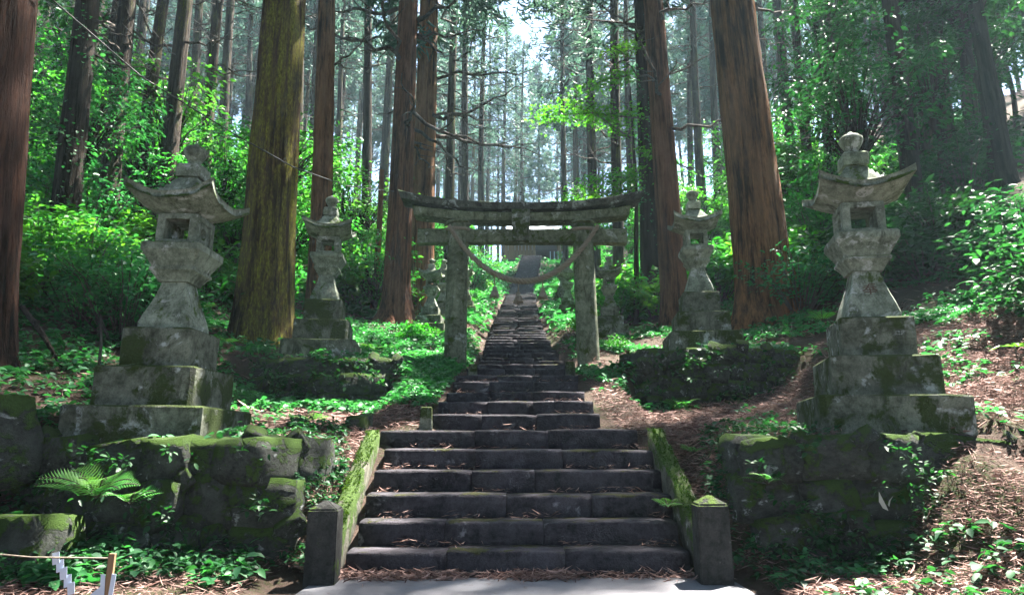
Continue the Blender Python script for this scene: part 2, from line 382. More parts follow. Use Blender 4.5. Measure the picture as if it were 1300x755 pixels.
stair = thing('stone_stairway', (0, 5.9, 0), 0, 'long flight of worn dark stone steps climbing through the gate', 'stairs')
steps = []   # (y, z0, z1, xl, xr)
zprev = 0
for k in range(6): steps.append((5.9 + .3 * k, .206 * (k + 1)))
for y, z in ((7.9, 1.43), (8.5, 1.62), (9.1, 1.78), (9.75, 1.985), (10.3, 2.13), (10.9, 2.30)): steps.append((y, z))
ty = np.linspace(10.9, 54, 4000); tz = P(ty); z = 2.30 + .17
while z < 16.7:
    steps.append((float(np.interp(z, tz, ty)), z)); z += random.uniform(.16, .19)
for i, (y, z) in enumerate(steps):
    c = float(XC(y)); hw = float(HW(y))
    if i == 5: c, hw = .06, 1.42
    xl, xr = c - hw + random.uniform(-.04, .04), c + hw + random.uniform(-.04, .04)
    if i == 5: xl, xr = -1.43, 1.36
    if i in (6, 7): xl -= .02; xr += .06
    nb = 3 if i < 9 else (3 if i < 16 else 2 if i < 45 else 1)
    cuts = sorted([(k + random.uniform(-.17, .17)) / nb for k in range(1, nb)])
    if i == 1: cuts = [.27, .58]
    if i == 2: cuts = [.46, .74]
    if i == 3: cuts = [.34, .56]
    if i == 4: cuts = [.335, .66]
    xs = [xl] + [xl + (xr - xl) * t for t in cuts] + [xr]
    ynext = steps[i + 1][0] if i + 1 < len(steps) else y + .5
    zl = steps[i - 1][1] if i else 0
    for a, b in zip(xs, xs[1:]):
        me = step_block(a + .003, b - .003, y - 5.9, zl - .07, z, ynext - y + .08, random.random())
        link('step_block', me, stair)

# mossy sloping kerbs beside the first flight and the stone posts at their feet
def kerb(xb, xt, yb, zb, yt, zt, wd, label):
    bm = bmesh.new(); n = 9; rows = []
    for i in range(n + 1):
        t = i / n; x = xb + (xt - xb) * t; y = yb + (yt - yb) * t; zt_ = zb + (zt - zb) * t
        wv = random.uniform(-.008, .008)
        ring = [(x - wd / 2 + .015, y, zt_ - .5), (x - wd / 2 + wv, y, zt_ - .02), (x - wd / 2 + .025, y, zt_ + wv), (x, y, zt_ + .008 + wv), (x + wd / 2 - .025, y, zt_ + wv), (x + wd / 2 + wv, y, zt_ - .02), (x + wd / 2 - .01, y, zt_ - .5)]
        rows.append([bm.verts.new(p) for p in ring])
    for a, b in zip(rows, rows[1:]):
        for k in range(6): bm.faces.new((a[k], b[k], b[k + 1], a[k + 1]))
        bm.faces.new((a[6], b[6], b[0], a[0]))
    bm.faces.new(rows[0]); bm.faces.new(rows[-1][::-1])
    ko = tag(link('kerb', bm_mesh('kerb', bm, M['kerb'], True)), label, 'kerb')
    m = 2600; t = rng.random(m); u = rng.uniform(-.47, .47, m); ok = rng.random(m) < smooth(-.5, .5, np.sin(t * 23 + u * 9) + np.sin(t * 51 - u * 17) + .35); t, u = t[ok], u[ok]; m = len(t)
    pos = np.stack([xb + (xt - xb) * t + u * wd, yb + (yt - yb) * t, zb + (zt - zb) * t], 1); d = rng.normal(0, .6, (m, 3)) + np.array([0, 0, .8]); ln = rng.uniform(.012, .03, m)
    tag(link('moss_tuft', npmesh('moss_tuft', *leaves(pos, d, ln, ln * .5), M['moss']), ko), kind='stuff')
    return ko
kerb(-1.50, -1.50, 5.80, .30, 7.35, 1.22, .155, 'mossy sloping stone kerb, dull green, beside the fern-side edge of the bottom steps')
kerb(1.60, 1.53, 5.82, .34, 7.3, 1.24, .165, 'bright moss-covered sloping stone kerb running up from the dark shaded post')
def post(x, y, w_, h, z, rz, label):
    bm = bmesh.new(); box_bm(bm, w_, w_, -.1, h - .07, .96, .96); top = [f for f in bm.faces if f.calc_center_median().z > h - .08][0]
    r = bmesh.ops.poke(bm, faces=[top]); r['verts'][0].co.z += .075
    bmesh.ops.bevel(bm, geom=bm.edges[:], offset=.012, segments=2, affect='EDGES'); rough_bm(bm, 1, .006, x)
    o = link('stone_post', bm_mesh('stone_post', bm, M['post'], True)); o.location = (x, y, z); o.rotation_euler.z = rz
    for p_ in o.data.polygons: p_.use_smooth = False
    return tag(o, label, 'post', 'short posts at the foot of the steps')
post(-1.50, 5.64, .245, .64, 0, .03, 'short grey stone post with pyramid top beside the dull green kerb')
post(1.60, 5.66, .255, .68, 0, -.04, 'short near-black stone post with pyramid top beside the bright mossy kerb')
# small upright edge stones higher up
for px, py, Y, s, lab in ((541, 536, 7.75, .14, 'small squat boundary stone with pale top beside the narrow upper steps'), 
                     (600, 476, 10.9, .14, 'little dark edge stone at the foot of the fern-side gate pillar'), (724, 474, 10.9, .15, 'little dark edge stone by the steps inside the gate')):
    p = at(px, py, Y); bm = bmesh.new(); box_bm(bm, s * 1.1, s, -.12, s * 1.25, .85, .85, .02); rough_bm(bm, 1, .012, px)
    o = link('edge_stone', bm_mesh('edge_stone', bm, M['plinth'], True)); o.location = p; o.rotation_euler.z = random.uniform(-.3, .3)
    tag(o, lab, 'stone')

# ------------------------------------------------------------------ dry stone retaining walls
ROCKS = []
for s in range(9):
    bm = bmesh.new(); bmesh.ops.create_cube(bm, size=1); bmesh.ops.subdivide_edges(bm, edges=bm.edges[:], cuts=3, use_grid_fill=True)
    for v in bm.verts:
        p = v.co.copy(); n = p.normalized() * .62; v.co = p.lerp(n, .3)
    rough_bm(bm, 0, .10, s + 1, 2.0); rough_bm(bm, 0, .04, s + 20, 6)
    ROCKS.append(bm_mesh('rock', bm, M['rock'], True))
def wall(name, pts, label, rows, zfun, seed, tilt=.12, wmin=.28, wmax=.55, depth=.45, x_end=0):
    r = random.Random(seed); pts = [Vector(p) for p in pts]
    t = thing(name, (pts[0].x, pts[0].y, zfun(0)[0]), 0, label, 'wall')
    seg = [(a, b, (b - a).length) for a, b in zip(pts, pts[1:])]; tot = sum(s[2] for s in seg)
    def pos(d):
        for a, b, l in seg:
            if d <= l or (a, b, l) == seg[-1]: return a.lerp(b, d / l), (b - a).normalized()
            d -= l
    for k in range(rows):
        d = -r.uniform(0, .15)
        while d < tot:
            wd = r.uniform(wmin, wmax) * (1.15 if k == rows - 1 else .9)
            p, tg = pos(max(0, min(tot, d + wd / 2))); z0, z1 = zfun((d + wd / 2) / tot); h = (z1 - z0) / rows
            nrm = Vector((tg.y, -tg.x))
            o = link('stone', ROCKS[r.randrange(9)], t)
            c = Vector((p.x, p.y)) - nrm * (depth * .3 - .03 + tilt * h * (k - rows / 2) * -1 * .3) + nrm * r.uniform(-.04, .04)
            c -= nrm * tilt * (k * h)
            o.location = (c.x - t.location.x, c.y - t.location.y, z0 + h * (k + .5) - t.location.z + r.uniform(-.02, .02))
            o.scale = (wd * 1.13, depth * r.uniform(.9, 1.15), h * r.uniform(1.08, 1.22))
            o.rotation_euler = (r.uniform(-.1, .1), r.uniform(-.07, .07), math.atan2(tg.y, tg.x) + r.uniform(-.12, .12) + (math.pi if r.random() < .5 else 0))
            if r.random() < .75:
                q = link('stone', ROCKS[r.randrange(9)], t); sc_ = r.uniform(.09, .19); c2 = c + Vector((tg.x, tg.y)) * wd * .5 + nrm * (depth * .36)
                q.location = (c2.x - t.location.x, c2.y - t.location.y, z0 + h * (k + r.choice((.06, .98))) - t.location.z); q.scale = (sc_ * 1.3, sc_, sc_ * .9); q.rotation_euler = (r.random(), r.random(), r.random() * 6)
            d += wd
    return t
wall('retaining_wall', [(-4.6, 6.0), (-2.9, 5.86), (-2.05, 5.90), (-1.85, 6.5)], 'mossy boulder wall under the big lantern beside the fern', 3, lambda t: (.08, 1.10), 3, wmin=.3, wmax=.56, depth=.5)
wall('retaining_wall', [(2.05, 6.6), (2.12, 6.0), (2.9, 5.82), (4.15, 6.0)], 'dark mossy boulder wall under the big lantern by the needle bank', 3, lambda t: (.12, 1.12), 5, wmin=.32, wmax=.62, depth=.5)
wall('retaining_wall', [(-3.9, 10.25), (-2.4, 10.05), (-1.95, 10.3), (-1.85, 10.9)], 'low wall of squared mossy stones under the smaller lantern by the moss-covered cedar', 3, lambda t: (1.55, 2.36), 8, wmin=.28, wmax=.5, depth=.45)
wall('retaining_wall', [(1.78, 10.7), (1.95, 10.15), (3.2, 9.95), (4.3, 10.3)], 'low wall of rough stones under the smaller lantern by the red-barked cedars', 4, lambda t: (1.5, 2.50), 11, wmin=.24, wmax=.46, depth=.45)
for x, y, s, lab in ((-4.55, 5.55, 1.0, 'large dark mossy boulder at the fern-side end of the wall'), (-3.75, 5.5, .62, 'rounded dark boulder partly under the fern'), 
                     (-1.72, 7.7, .32, 'small pale rock on the bare soil by the first landing')):
    o = link('boulder', ROCKS[random.randrange(9)]); o.location = (x, y, hz(x, y) + s * .18); o.scale = (s, s * .8, s * .75); o.rotation_euler = (.1, .1, random.random() * 6)
    tag(o, lab, 'boulder')

# ------------------------------------------------------------------ stone lanterns
def roof_mesh(wd, h, lift, seed):
    n = 24; V = []; Fc = []; hw = wd / 2
    def pt(u, v, top):
        r = max(abs(u), abs(v)); q = (min(abs(u), abs(v)) / r) if r > 1e-6 else 0
        k = 1 + .10 * q ** 4 * r
        lf = lift * (q ** 2.2) * r ** 2.5
        if top: z = .07 + h * (.5 * (1 + math.cos(math.pi * min(1, r / .66)))) ** .75 * .85 + h * .15 * (1 - r) + lf
        else: z = lf * .92 - .0 + (.0 if r > .98 else -.10 * (1 - max(0, (r - .42) / .58)) if r > .42 else -.10)
        nz = math.sin(u * 7 + seed) * math.sin(v * 6 + seed * 2) * .006
        return (u * hw * k, v * hw * k, z + nz)
    for top in (1, 0):
        for i in range(n + 1):
            for j in range(n + 1): V.append(pt(-1 + 2 * i / n, -1 + 2 * j / n, top))
    m = (n + 1) ** 2
    for i in range(n):
        for j in range(n):
            a = i * (n + 1) + j; Fc.append((a, a + n + 1, a + n + 2, a + 1)); Fc.append((m + a, m + a + 1, m + a + n + 2, m + a + n + 1))
    idx = [i * (n + 1) for i in range(n + 1)], [i * (n + 1) + n for i in range(n + 1)], list(range(n + 1)), list(range(n * (n + 1), (n + 1) ** 2))
    for li, fl in zip(idx, (0, 1, 1, 0)):
        for a, b in zip(li, li[1:]): Fc.append((a, b, b + m, a + m) if not fl else (b, a, a + m, b + m))
    me = mesh('roof', V, Fc, M['lantern'])
    return me
def firebox_mesh(s, h):
    bm = bmesh.new(); t = s * .2; hs = s / 2
    for a in (-1, 1):
        for b in (-1, 1): box_bm(bm, t, t, 0, h, 1, 1, .008, (a * (hs - t / 2), b * (hs - t / 2)))
    box_bm(bm, s * .99, s * .99, -.012, .035, 1, 1, .006); box_bm(bm, s * .99, s * .99, h - .05, h + .01, 1, 1, .006)
    for sg in (-1, 1):      # side walls with a round hole
        n = 20; wy = hs - t + .004; z0, z1 = .03, h - .045; cz = (z0 + z1) / 2; rr = min(wy, (z1 - z0) / 2) * .55
        rings = []
        for x in (sg * (hs - .02), sg * (hs - .085)):
            o_, i_ = [], []
            for k in range(n):
                a = 2 * math.pi * k / n; ca, sa = math.cos(a), math.sin(a); f = 1 / max(abs(ca), abs(sa))
                o_.append(bm.verts.new((x, wy * ca * f, cz + (z1 - z0) / 2 * sa * f))); i_.append(bm.verts.new((x, rr * ca, cz + rr * sa)))
            rings.append((o_, i_))
        for k in range(n):
            j = (k + 1) % n
            (oA, iA), (oB, iB) = rings
            bm.faces.new((oA[k], oA[j], iA[j], iA[k])); bm.faces.new((oB[k], iB[k], iB[j], oB[j])); bm.faces.new((iA[k], iA[j], iB[j], iB[k]))
    return bm_mesh('fire_box', bm, M['lantern'])
def stack(name, prof, mat, seed, amp=.006):
    """square column from (half width, z) rings, with softened corners"""
    V = []; Fc = []; m = 4
    ring0 = []
    for a, b in ((-1, -1), (1, -1), (1, 1), (-1, 1)):
        pass
    pts = []
    for k in range(4):
        a = [(-1, -1), (1, -1), (1, 1), (-1, 1)][k]; b = [(-1, -1), (1, -1), (1, 1), (-1, 1)][(k + 1) % 4]
        for t in (.035, .2, .5, .8, .965): pts.append((a[0] + (b[0] - a[0]) * t, a[1] + (b[1] - a[1]) * t))
    n = len(pts); r = random.Random(seed)
    for hw, z in prof:
        for p in pts: V.append((p[0] * hw + r.uniform(-amp, amp), p[1] * hw + r.uniform(-amp, amp), z + r.uniform(-amp, amp) * .6))
    for i in range(len(prof) - 1):
        for k in range(n): Fc.append((i * n + k, i * n + (k + 1) % n, (i + 1) * n + (k + 1) % n, (i + 1) * n + k))
    Fc.append(tuple(range(n))[::-1]); Fc.append(tuple((len(prof) - 1) * n + k for k in range(n)))
    me = mesh(name, V, Fc, mat, False); return me
def block_prof(hw, z0, z1, b=.018): return [(hw, z0), (hw, (z0 + z1) / 2), (hw, z1 - b), (hw - b * .5, z1 - b * .3), (hw - b * 1.4, z1)]
def lantern(loc, rz, kw, kh, label, group, seed, plinths=3, p3=1.28, cap=.82, tilt=(0, 0)):
    t = thing('stone_lantern', loc, rz, label, 'lantern', group); t.rotation_euler = (tilt[0], tilt[1], rz)
    z = 0.; sizes = [(p3, .34), (.95, .35), (.67, .36)][3 - plinths:]
    for w_, h in sizes:
        h *= kh; o = link('plinth', stack('plinth', block_prof(w_ * kw / 2, z - (.12 if z == 0 else .0), z + h), M['plinth'], seed + w_, .005), t)
        o.rotation_euler.z = random.uniform(-.012, .012); z += h + .002
    s = kw; k = kh
    pr = [(.25, 0), (.25, .05), (.222, .14), (.185, .24), (.152, .34), (.13, .43), (.125, .46)]
    link('shaft', stack('shaft', [(a * s, z + b * k) for a, b in pr], M['lantern'], seed + 1, .0025), t)
    shaft_z = z; z += .46 * k + .001
    pr = [(.155, 0), (.16, .02), (.205, .085), (.225, .10), (.225, .125), (.212, .132), (.215, .15), (.285, .27), (.298, .285), (.298, .345), (.285, .36)]
    link('platform', stack('platform', [(a * s, z + b * k) for a, b in pr], M['lantern'], seed + 2, .002), t); z += .36 * k + .013
    fb = link('fire_box', firebox_mesh(.41 * s, .28 * k), t); fb.location.z = z; z += .28 * k
    rf = link('roof', roof_mesh(cap * s, .32 * k, .12 * k, seed), t); rf.location.z = z + .105; rf.rotation_euler.z = random.uniform(-.03, .03)
    z += .105 + .07 + .32 * k - .035
    link('finial_block', stack('finial_block', [(.125 * s, z - .03), (.13 * s, z + .03), (.125 * s, z + .095 * k), (.1 * s, z + .115 * k)], M['lantern'], seed + 3, .005), t); z += .11 * k
    pf = [(.06, 0), (.068, .015), (.056, .035), (.078, .07), (.108, .115), (.122, .155), (.116, .185), (.085, .21), (.035, .228), (.02, .25), (.004, .258)]
    f = link('finial', lathe('finial', [(a * s, b * k) for a, b in pf], M['lantern']), t); f.location.z = z - .004
    return t, shaft_z
l1, _ = lantern(LANT['l1'], 0.0, 1., 1.07, 'tall lichen-spotted stone lantern with red cup inside, on three mossy plinths', 'lanterns lining the steps', 1, tilt=(0, .012))
r1, szr = lantern(LANT['r1'], R(-13), 1.0, 1.09, 'tall stone lantern with a carved character on its shaft', 'lanterns lining the steps', 2, tilt=(.0, .02))
lantern(LANT['l2'], R(7), .9, .98, 'stone lantern on low squared-stone wall between moss-covered cedar and gate', 'lanterns lining the steps', 3)
lantern(LANT['r2'], R(-6), .88, .97, 'stone lantern on low rough-stone wall beside the red-barked cedars', 'lanterns lining the steps', 4)
far_l = [(-2.0, 16.2, .62, 'small dark stone lantern behind the gate pillar nearest the twin cedars'), (-1.95, 18.6, .62, 'second small stone lantern behind the gate, close behind another by the twin cedars'), (2.35, 15.8, .64, 'small stone lantern on stepped base just behind the gate, before a dark trunk'),
         (1.75, 20.5, .6, 'small dim lantern among bushes by the upper steps under the rope'), (-1.6, 22.5, .6, 'small dim lantern in greenery on the twin-cedar side of the upper steps'), (2.1, 27, .66, 'far small lantern near the top of the steps')]
for i, (x, y, k, lab) in enumerate(far_l):
    FLAT_z = hz(x, y); lantern((x, y, FLAT_z + .02), random.uniform(-.1, .1), k * 1.0, k, lab, 'lanterns lining the steps', 10 + i, plinths=3)
# carved character on the shaft
cu = bpy.data.curves.new('carved_character', 'FONT'); cu.body = '\u5949'; cu.size = .15; cu.align_x = 'CENTER'; cu.align_y = 'CENTER'; cu.extrude = .002
tmp = bpy.data.objects.new('tmp', cu); COL.objects.link(tmp); dg = bpy.context.evaluated_depsgraph_get()
cme = bpy.data.meshes.new_from_object(tmp.evaluated_get(dg)); bpy.data.objects.remove(tmp)
cme.materials.clear(); cme.materials.append(plain('carving', (.10, .06, .045), .9, .3)); cme.name = 'carved_character'
if len(cme.vertices):
    o = link('carved_character', cme, r1); o.location = (0, -.176, szr + .30); o.rotation_euler = (R(90 - 19), 0, 0)
# red cup in the first lantern
rc = link('candle_cup', lathe('candle_cup', [(.03, 0), (.036, .02), (.036, .09), (.04, .1)], M['red'], 14)); rc.location = Vector(LANT['l1']) + Vector((-.035, -.02, 1.93))
tag(rc, 'small red cup inside the fire box of the lichen-spotted lantern', 'cup')

# ------------------------------------------------------------------ gate (torii) with straw rope
TY = 12.0; tb = float(P(TY))
tor = thing('torii_gate', (.17, TY, 2.42), 0, 'weathered mossy stone torii gate standing over the steps', 'gate')
def pillar_mesh(h, r0, r1, dx, seed):
    n = 26; V = []; Fc = []; rows = 14; r = random.Random(seed)
    for i in range(rows + 1):
        t = i / rows; rad = r0 + (r1 - r0) * t
        for k in range(n):
            a = 2 * math.pi * k / n; q = rad * (1 + r.uniform(-.012, .012) + .015 * math.sin(3 * a + t * 5 + seed)); V.append((q * math.cos(a) + dx * t, q * math.sin(a), -.3 + (h + .3) * t))
    for i in range(rows):
        for k in range(n): Fc.append((i * n + k, i * n + (k + 1) % n, (i + 1) * n + (k + 1) % n, (i + 1) * n + k))
    Fc.append(tuple(range(n))[::-1]); Fc.append(tuple(rows * n + k for k in range(n)))
    return mesh('pillar', V, Fc, M['gate'])
pL = at(577, 468, TY); pR = at(748, 468, TY); ptop = at(650, 283, TY).z
for p, dx, sd in ((pL, .03, 1), (pR, -.06, 2)):
    o = link('pillar', pillar_mesh(ptop - pL.z, .205, .19, dx, sd), tor); o.location = Vector((p.x, TY, pL.z)) - tor.location
def beam(name, x0, x1, zc, h, dep, curve, slant, mat, seed, topex=0):
    """curved beam, ends cut at a slant"""
    n = 40; V = []; Fc = []; xm = (x0 + x1) / 2; hl = (x1 - x0) / 2; r = random.Random(seed)
    for i in range(n + 1):
        s = -1 + 2 * i / n; dz = curve * abs(s) ** 2.4
        hh = h * (1 + .12 * abs(s) ** 3)
        for (yy, zz, ex) in ((-dep / 2, -hh / 2, 0), (-dep / 2 * 1.04, 0, .5), (-dep / 2 * 1.06, hh / 2 - .02, 1), (-dep / 2 * .9, hh / 2, 1), (0, hh / 2 + topex, 1), (dep / 2 * .9, hh / 2, 1), (dep / 2 * 1.06, hh / 2 - .02, 1), (dep / 2, -hh / 2, 0)):
            V.append((xm + s * (hl + slant * ex), yy + r.uniform(-.005, .005), zc + dz + zz + r.uniform(-.005, .005)))
    m = 8
    for i in range(n):
        for k in range(m): a = i * m + k; b = i * m + (k + 1) % m; Fc.append((a, a + m, b + m, b))
    Fc.append(tuple(range(m))); Fc.append(tuple(n * m + k for k in range(m))[::-1])
    return mesh(name, V, Fc, mat, False)
def rel(px, py): return at(px, py, TY) - tor.location
o = link('top_lintel', beam('top_lintel', rel(511, 265).x, rel(812, 265).x, rel(660, 266.5).z, .145, .5, .235, .06, M['gate_top'], 3, .05), tor)
o = link('under_lintel', beam('under_lintel', rel(527, 277).x, rel(797, 277).x, rel(660, 277.6).z - .012, .165, .36, .13, .03, M['gate'], 4), tor)
o = link('tie_beam', beam('tie_beam', rel(531, 301).x, rel(795, 301).x, rel(660, 301).z, .25, .22, 0, 0, M['gate'], 5), tor)
zc0, zc1 = rel(660, 312).z, rel(660, 273).z
bm = bmesh.new(); box_bm(bm, .31, .10, zc0, zc1, 1.08, 1.05, .012); rough_bm(bm, 1, .006, 4)
o = link('name_tablet', bm_mesh('name_tablet', bm, M['plinth'], True), tor); o.location = (rel(661, 290).x, -.29, 0)
for p, dx in ((pL, .03), (pR, -.06)):
    o = link('pillar_cap', lathe('pillar_cap', [(.2, 0), (.235, .01), (.235, .05), (.2, .06)], M['gate'], 24), tor); o.location = Vector((p.x + dx, TY, ptop - .045)) - tor.location
# rope: three strands twisted along a catenary
A = at(571, 291, TY); B = at(757, 290, TY); A.y = B.y = TY - .235
rp = thing('straw_rope', (A.x, A.y, A.z), 0, 'thick twisted straw rope sagging between the gate pillars, three tassels', 'rope')
n = 150; ctr = []
low = at(664, 361, TY).z
for i in range(n + 1):
    t = i / n; s = 2 * t - 1; c = (math.cosh(1.1 * s) - 1) / (math.cosh(1.1) - 1)
    q = Vector((A.x + (B.x - A.x) * t, A.y - .02 * (1 - s * s), low + (A.z - low) * c)); ctr.append(q - A)
def rope_strand(ph):
    P_, Rr = [], []
    for i in range(n + 1):
        tg = (ctr[min(n, i + 1)] - ctr[max(0, i - 1)]).normalized(); a = tg.cross(Vector((0, 1, 0))).normalized(); b = tg.cross(a)
        th = 2 * math.pi * i / n * 13 + ph; k = .75 + .3 * math.sin(math.pi * i / n); P_.append(ctr[i] + (a * math.cos(th) + b * math.sin(th)) * .027 * k); Rr.append(.029 * k * (1 + .07 * math.sin(i * 2.3)))
    return tubes('strand', [(P_, Rr)], M['rope'], 7)
for k in range(3): link('strand', rope_strand(k * 2.094), rp)
wisps = []
for i in range(260):
    j = random.randrange(5, n - 5); d = Vector((random.gauss(0, 1), random.gauss(0, 1), random.gauss(-.4, 1))).normalized(); p0 = ctr[j] + d * .04
    wisps.append(([p0, p0 + d * random.uniform(.03, .09)], [.003, .001]))
tag(link('straw_fringe', tubes('straw_fringe', wisps, M['rope'], 3), rp), kind='stuff')
# the straw ends of the rope wrapped behind the pillars
for p, dx in ((pL, .03), (pR, -.05)):
    zc = A.z - .02; pts = []; c = Vector((p.x + dx * .8, TY, zc))
    for k in range(25):
        a = 2 * math.pi * k / 24; pts.append(c + Vector((math.cos(a) * .235, math.sin(a) * .235, .03 * math.sin(a))) - A)
    link('rope_loop', tubes('rope_loop', [(pts, [.032] * 25)], M['rope'], 7), rp)
for px, py in ((628, 362), (658, 369), (689, 363.5)):
    tp = at(px, py, TY - .25); i = min(range(n + 1), key=lambda k: abs(ctr[k].x + A.x - tp.x)); top = ctr[i] + A
    tz = tp.z - .03; cz = []
    t_ = link('tassel', lathe('tassel', [(.018, 0), (.03, .0), (.045, -.02), (.035, -.045), (.055, -.08), (.085, -.165), (.082, -.185)][::-1], M['rope'], 18), rp)
    t_.location = Vector((tp.x, top.y, tz)) - A
    st = [([Vector((math.cos(a) * .05, math.sin(a) * .05, -.07)), Vector((math.cos(a) * .092, math.sin(a) * .092, -.2 - random.uniform(0, .025)))], [.008, .004]) for a in [random.random() * 6.283 for _ in range(40)]]
    link('straw_end', tubes('straw_end', st, M['rope'], 3), t_)['kind'] = 'stuff'
    link('hanging_cord', tubes('hanging_cord', [([Vector((0, 0, -.01)), Vector((0, 0, top.z - tz))], [.012, .012])], M['rope'], 5), t_)

# ------------------------------------------------------------------ shrine hall at the top of the steps
hx, hy = 3.1, 60.; hz0 = float(P(58)) - .15
hall = thing('shrine_hall', (hx, hy, hz0), 0, 'wooden shrine hall with pale roof at the top of the steps', 'building')
def hpart(name, mat, bx, bev=.02, parent=None):
    bm = bmesh.new()
    for (cx, cy_, sx, sy, z0, z1) in bx: box_bm(bm, sx, sy, z0, z1, 1, 1, bev, (cx, cy_))
    return link(name, bm_mesh(name, bm, mat), parent or hall)
hpart('stone_base', M['plinth'], [(0, 0, 8, 6, -1.2, .3)])
for x in (-3.2, -1.1, 1.1, 3.2): hpart('column', M['wood'], [(x, -2.5, .22, .22, .3, 2.25)])
for i in range(10):
    x = -3.6 + .31 * i
    if x < -.9: hpart('wall_plank', M['wood'], [(x, -1.9, .29, .06, .3, 2.25)])
    x2 = 3.6 - .31 * i
    if x2 > .9: hpart('wall_plank', M['wood'], [(x2, -1.9, .29, .06, .3, 2.25)])
hpart('back_wall', M['wood_dark'], [(0, .8, 7.4, .15, .3, 2.25)])
for x in (-3.7, 3.7): hpart('side_wall', M['wood'], [(x, -.55, .12, 2.6, .3, 2.25)])
hpart('lintel', M['wood'], [(0, -2.5, 7.4, .2, 2.05, 2.3)])
for x in (-.7, -.35, 0, .35, .7): hpart('railing_post', M['paper'], [(x + 1.0, -2.85, .08, .08, .3, 1.1)])
V = []; Fc = []; n = 14
for i in range(n + 1):
    s = -1 + 2 * i / n
    for yy in (-4.2, 4.2):
        zz = 2.15 + 2.4 * (1 - abs(s)) ** 1.35 + .25 * abs(s) ** 4
        V.append((s * 4.2 if False else yy * .86, s * 4.2, zz))
for i in range(n): Fc.append((2 * i, 2 * i + 1, 2 * i + 3, 2 * i + 2))
rm = mesh('roof', V, Fc, M['roof'], False); ro = link('roof', rm, hall); md = ro.modifiers.new('thick', 'SOLIDIFY'); md.thickness = .18
hpart('ridge', M['roof'], [(0, 0, 7.4, .4, 4.5, 4.85)], .03, ro)

# ------------------------------------------------------------------ trees
def trunk_mesh(h, r0, r1, mat, seed, seg=40, rows=70, flare=.5, furrow=.09, bend=.15, lobes=5, zexp=1.8):
    rg = np.random.default_rng(seed); t = np.linspace(0, 1, rows + 1) ** zexp; z = -.6 + (h + .6) * t
    a = np.linspace(0, 2 * np.pi, seg, endpoint=False); AA, ZZ = np.meshgrid(a, z); TT = np.clip(ZZ / h, 0, 1)
    rad = r0 + (r1 - r0) * TT ** .8
    ph = rg.random(12) * 6.28
    fl = np.exp(-np.clip(ZZ, -.4, 99) / (r0 * 1.1)) * flare * r0 * (.65 + .5 * np.sin(lobes * AA + ph[0]) * np.sin(2 * AA + ph[1]))
    fu = np.zeros_like(rad)
    for k, f in enumerate((9, 14, 19, 23)):
        fu += np.abs(np.sin(AA * f / 2 + ph[2 + k] + .9 * np.sin(ZZ * (.5 + .3 * k) + ph[6 + k]) + .25 * np.sin(ZZ * 2.7 + k))) / 4
    rad = rad + np.clip(fl, -.1 * r0, 9) + rad * furrow * (fu - .6) * 2 + rad * rg.uniform(-.008, .008, rad.shape)
    bx = bend * np.sin(TT * 4 + ph[10]) * TT; by = bend * np.sin(TT * 3.4 + ph[11]) * TT
    V = np.stack([rad * np.cos(AA) + bx, rad * np.sin(AA) + by, ZZ], -1).reshape(-1, 3)
    i = (np.arange(rows)[:, None] * seg + np.arange(seg)[None]); j = (np.arange(rows)[:, None] * seg + (np.arange(seg)[None] + 1) % seg)
    q = np.stack([i, j, j + seg, i + seg], -1).reshape(-1, 4)
    return npmesh('trunk', V, [q], mat, True)
def dead_branch(r, z, az, ln, r0, dirn=None):
    """bare curved side branch as a list of tube items, root at height z on the axis"""
    items = []; d = Vector((math.cos(az), math.sin(az), 0)); n = 9; pts = []; rad = []; drop = r.uniform(-.55, .12); curl = r.uniform(.1, .6)
    th = max(.014, ln * r.uniform(.013, .021)); wob = [r.uniform(-.06, .06) for _ in range(n + 1)]
    side = Vector((-d.y, d.x, 0)); sb = r.uniform(-.35, .35)
    for i in range(n + 1):
        t = i / n; pts.append(d * (r0 * .75 + ln * t) + Vector((0, 0, z + ln * (drop * t + curl * t * t + wob[i] * .5))) + side * (ln * (sb * t * t + wob[-i - 1]))); rad.append(th * (1.15 - t) + .003)
    items.append((pts, rad))
    for k in range(r.randrange(2, 6)):
        i = r.randrange(2, n); p = pts[i]; l2 = ln * r.uniform(.12, .4); dd = (d * r.uniform(.2, 1) + side * r.choice((-1, 1)) * r.uniform(.4, 1) + Vector((0, 0, r.uniform(-.5, .6)))).normalized()
        items.append(([p, p + dd * l2 * .5 + Vector((0, 0, r.uniform(-.05, .05))), p + dd * l2 + Vector((0, 0, r.uniform(-.1, .15)))], [rad[i] * .5, rad[i] * .35, .002]))
    return items
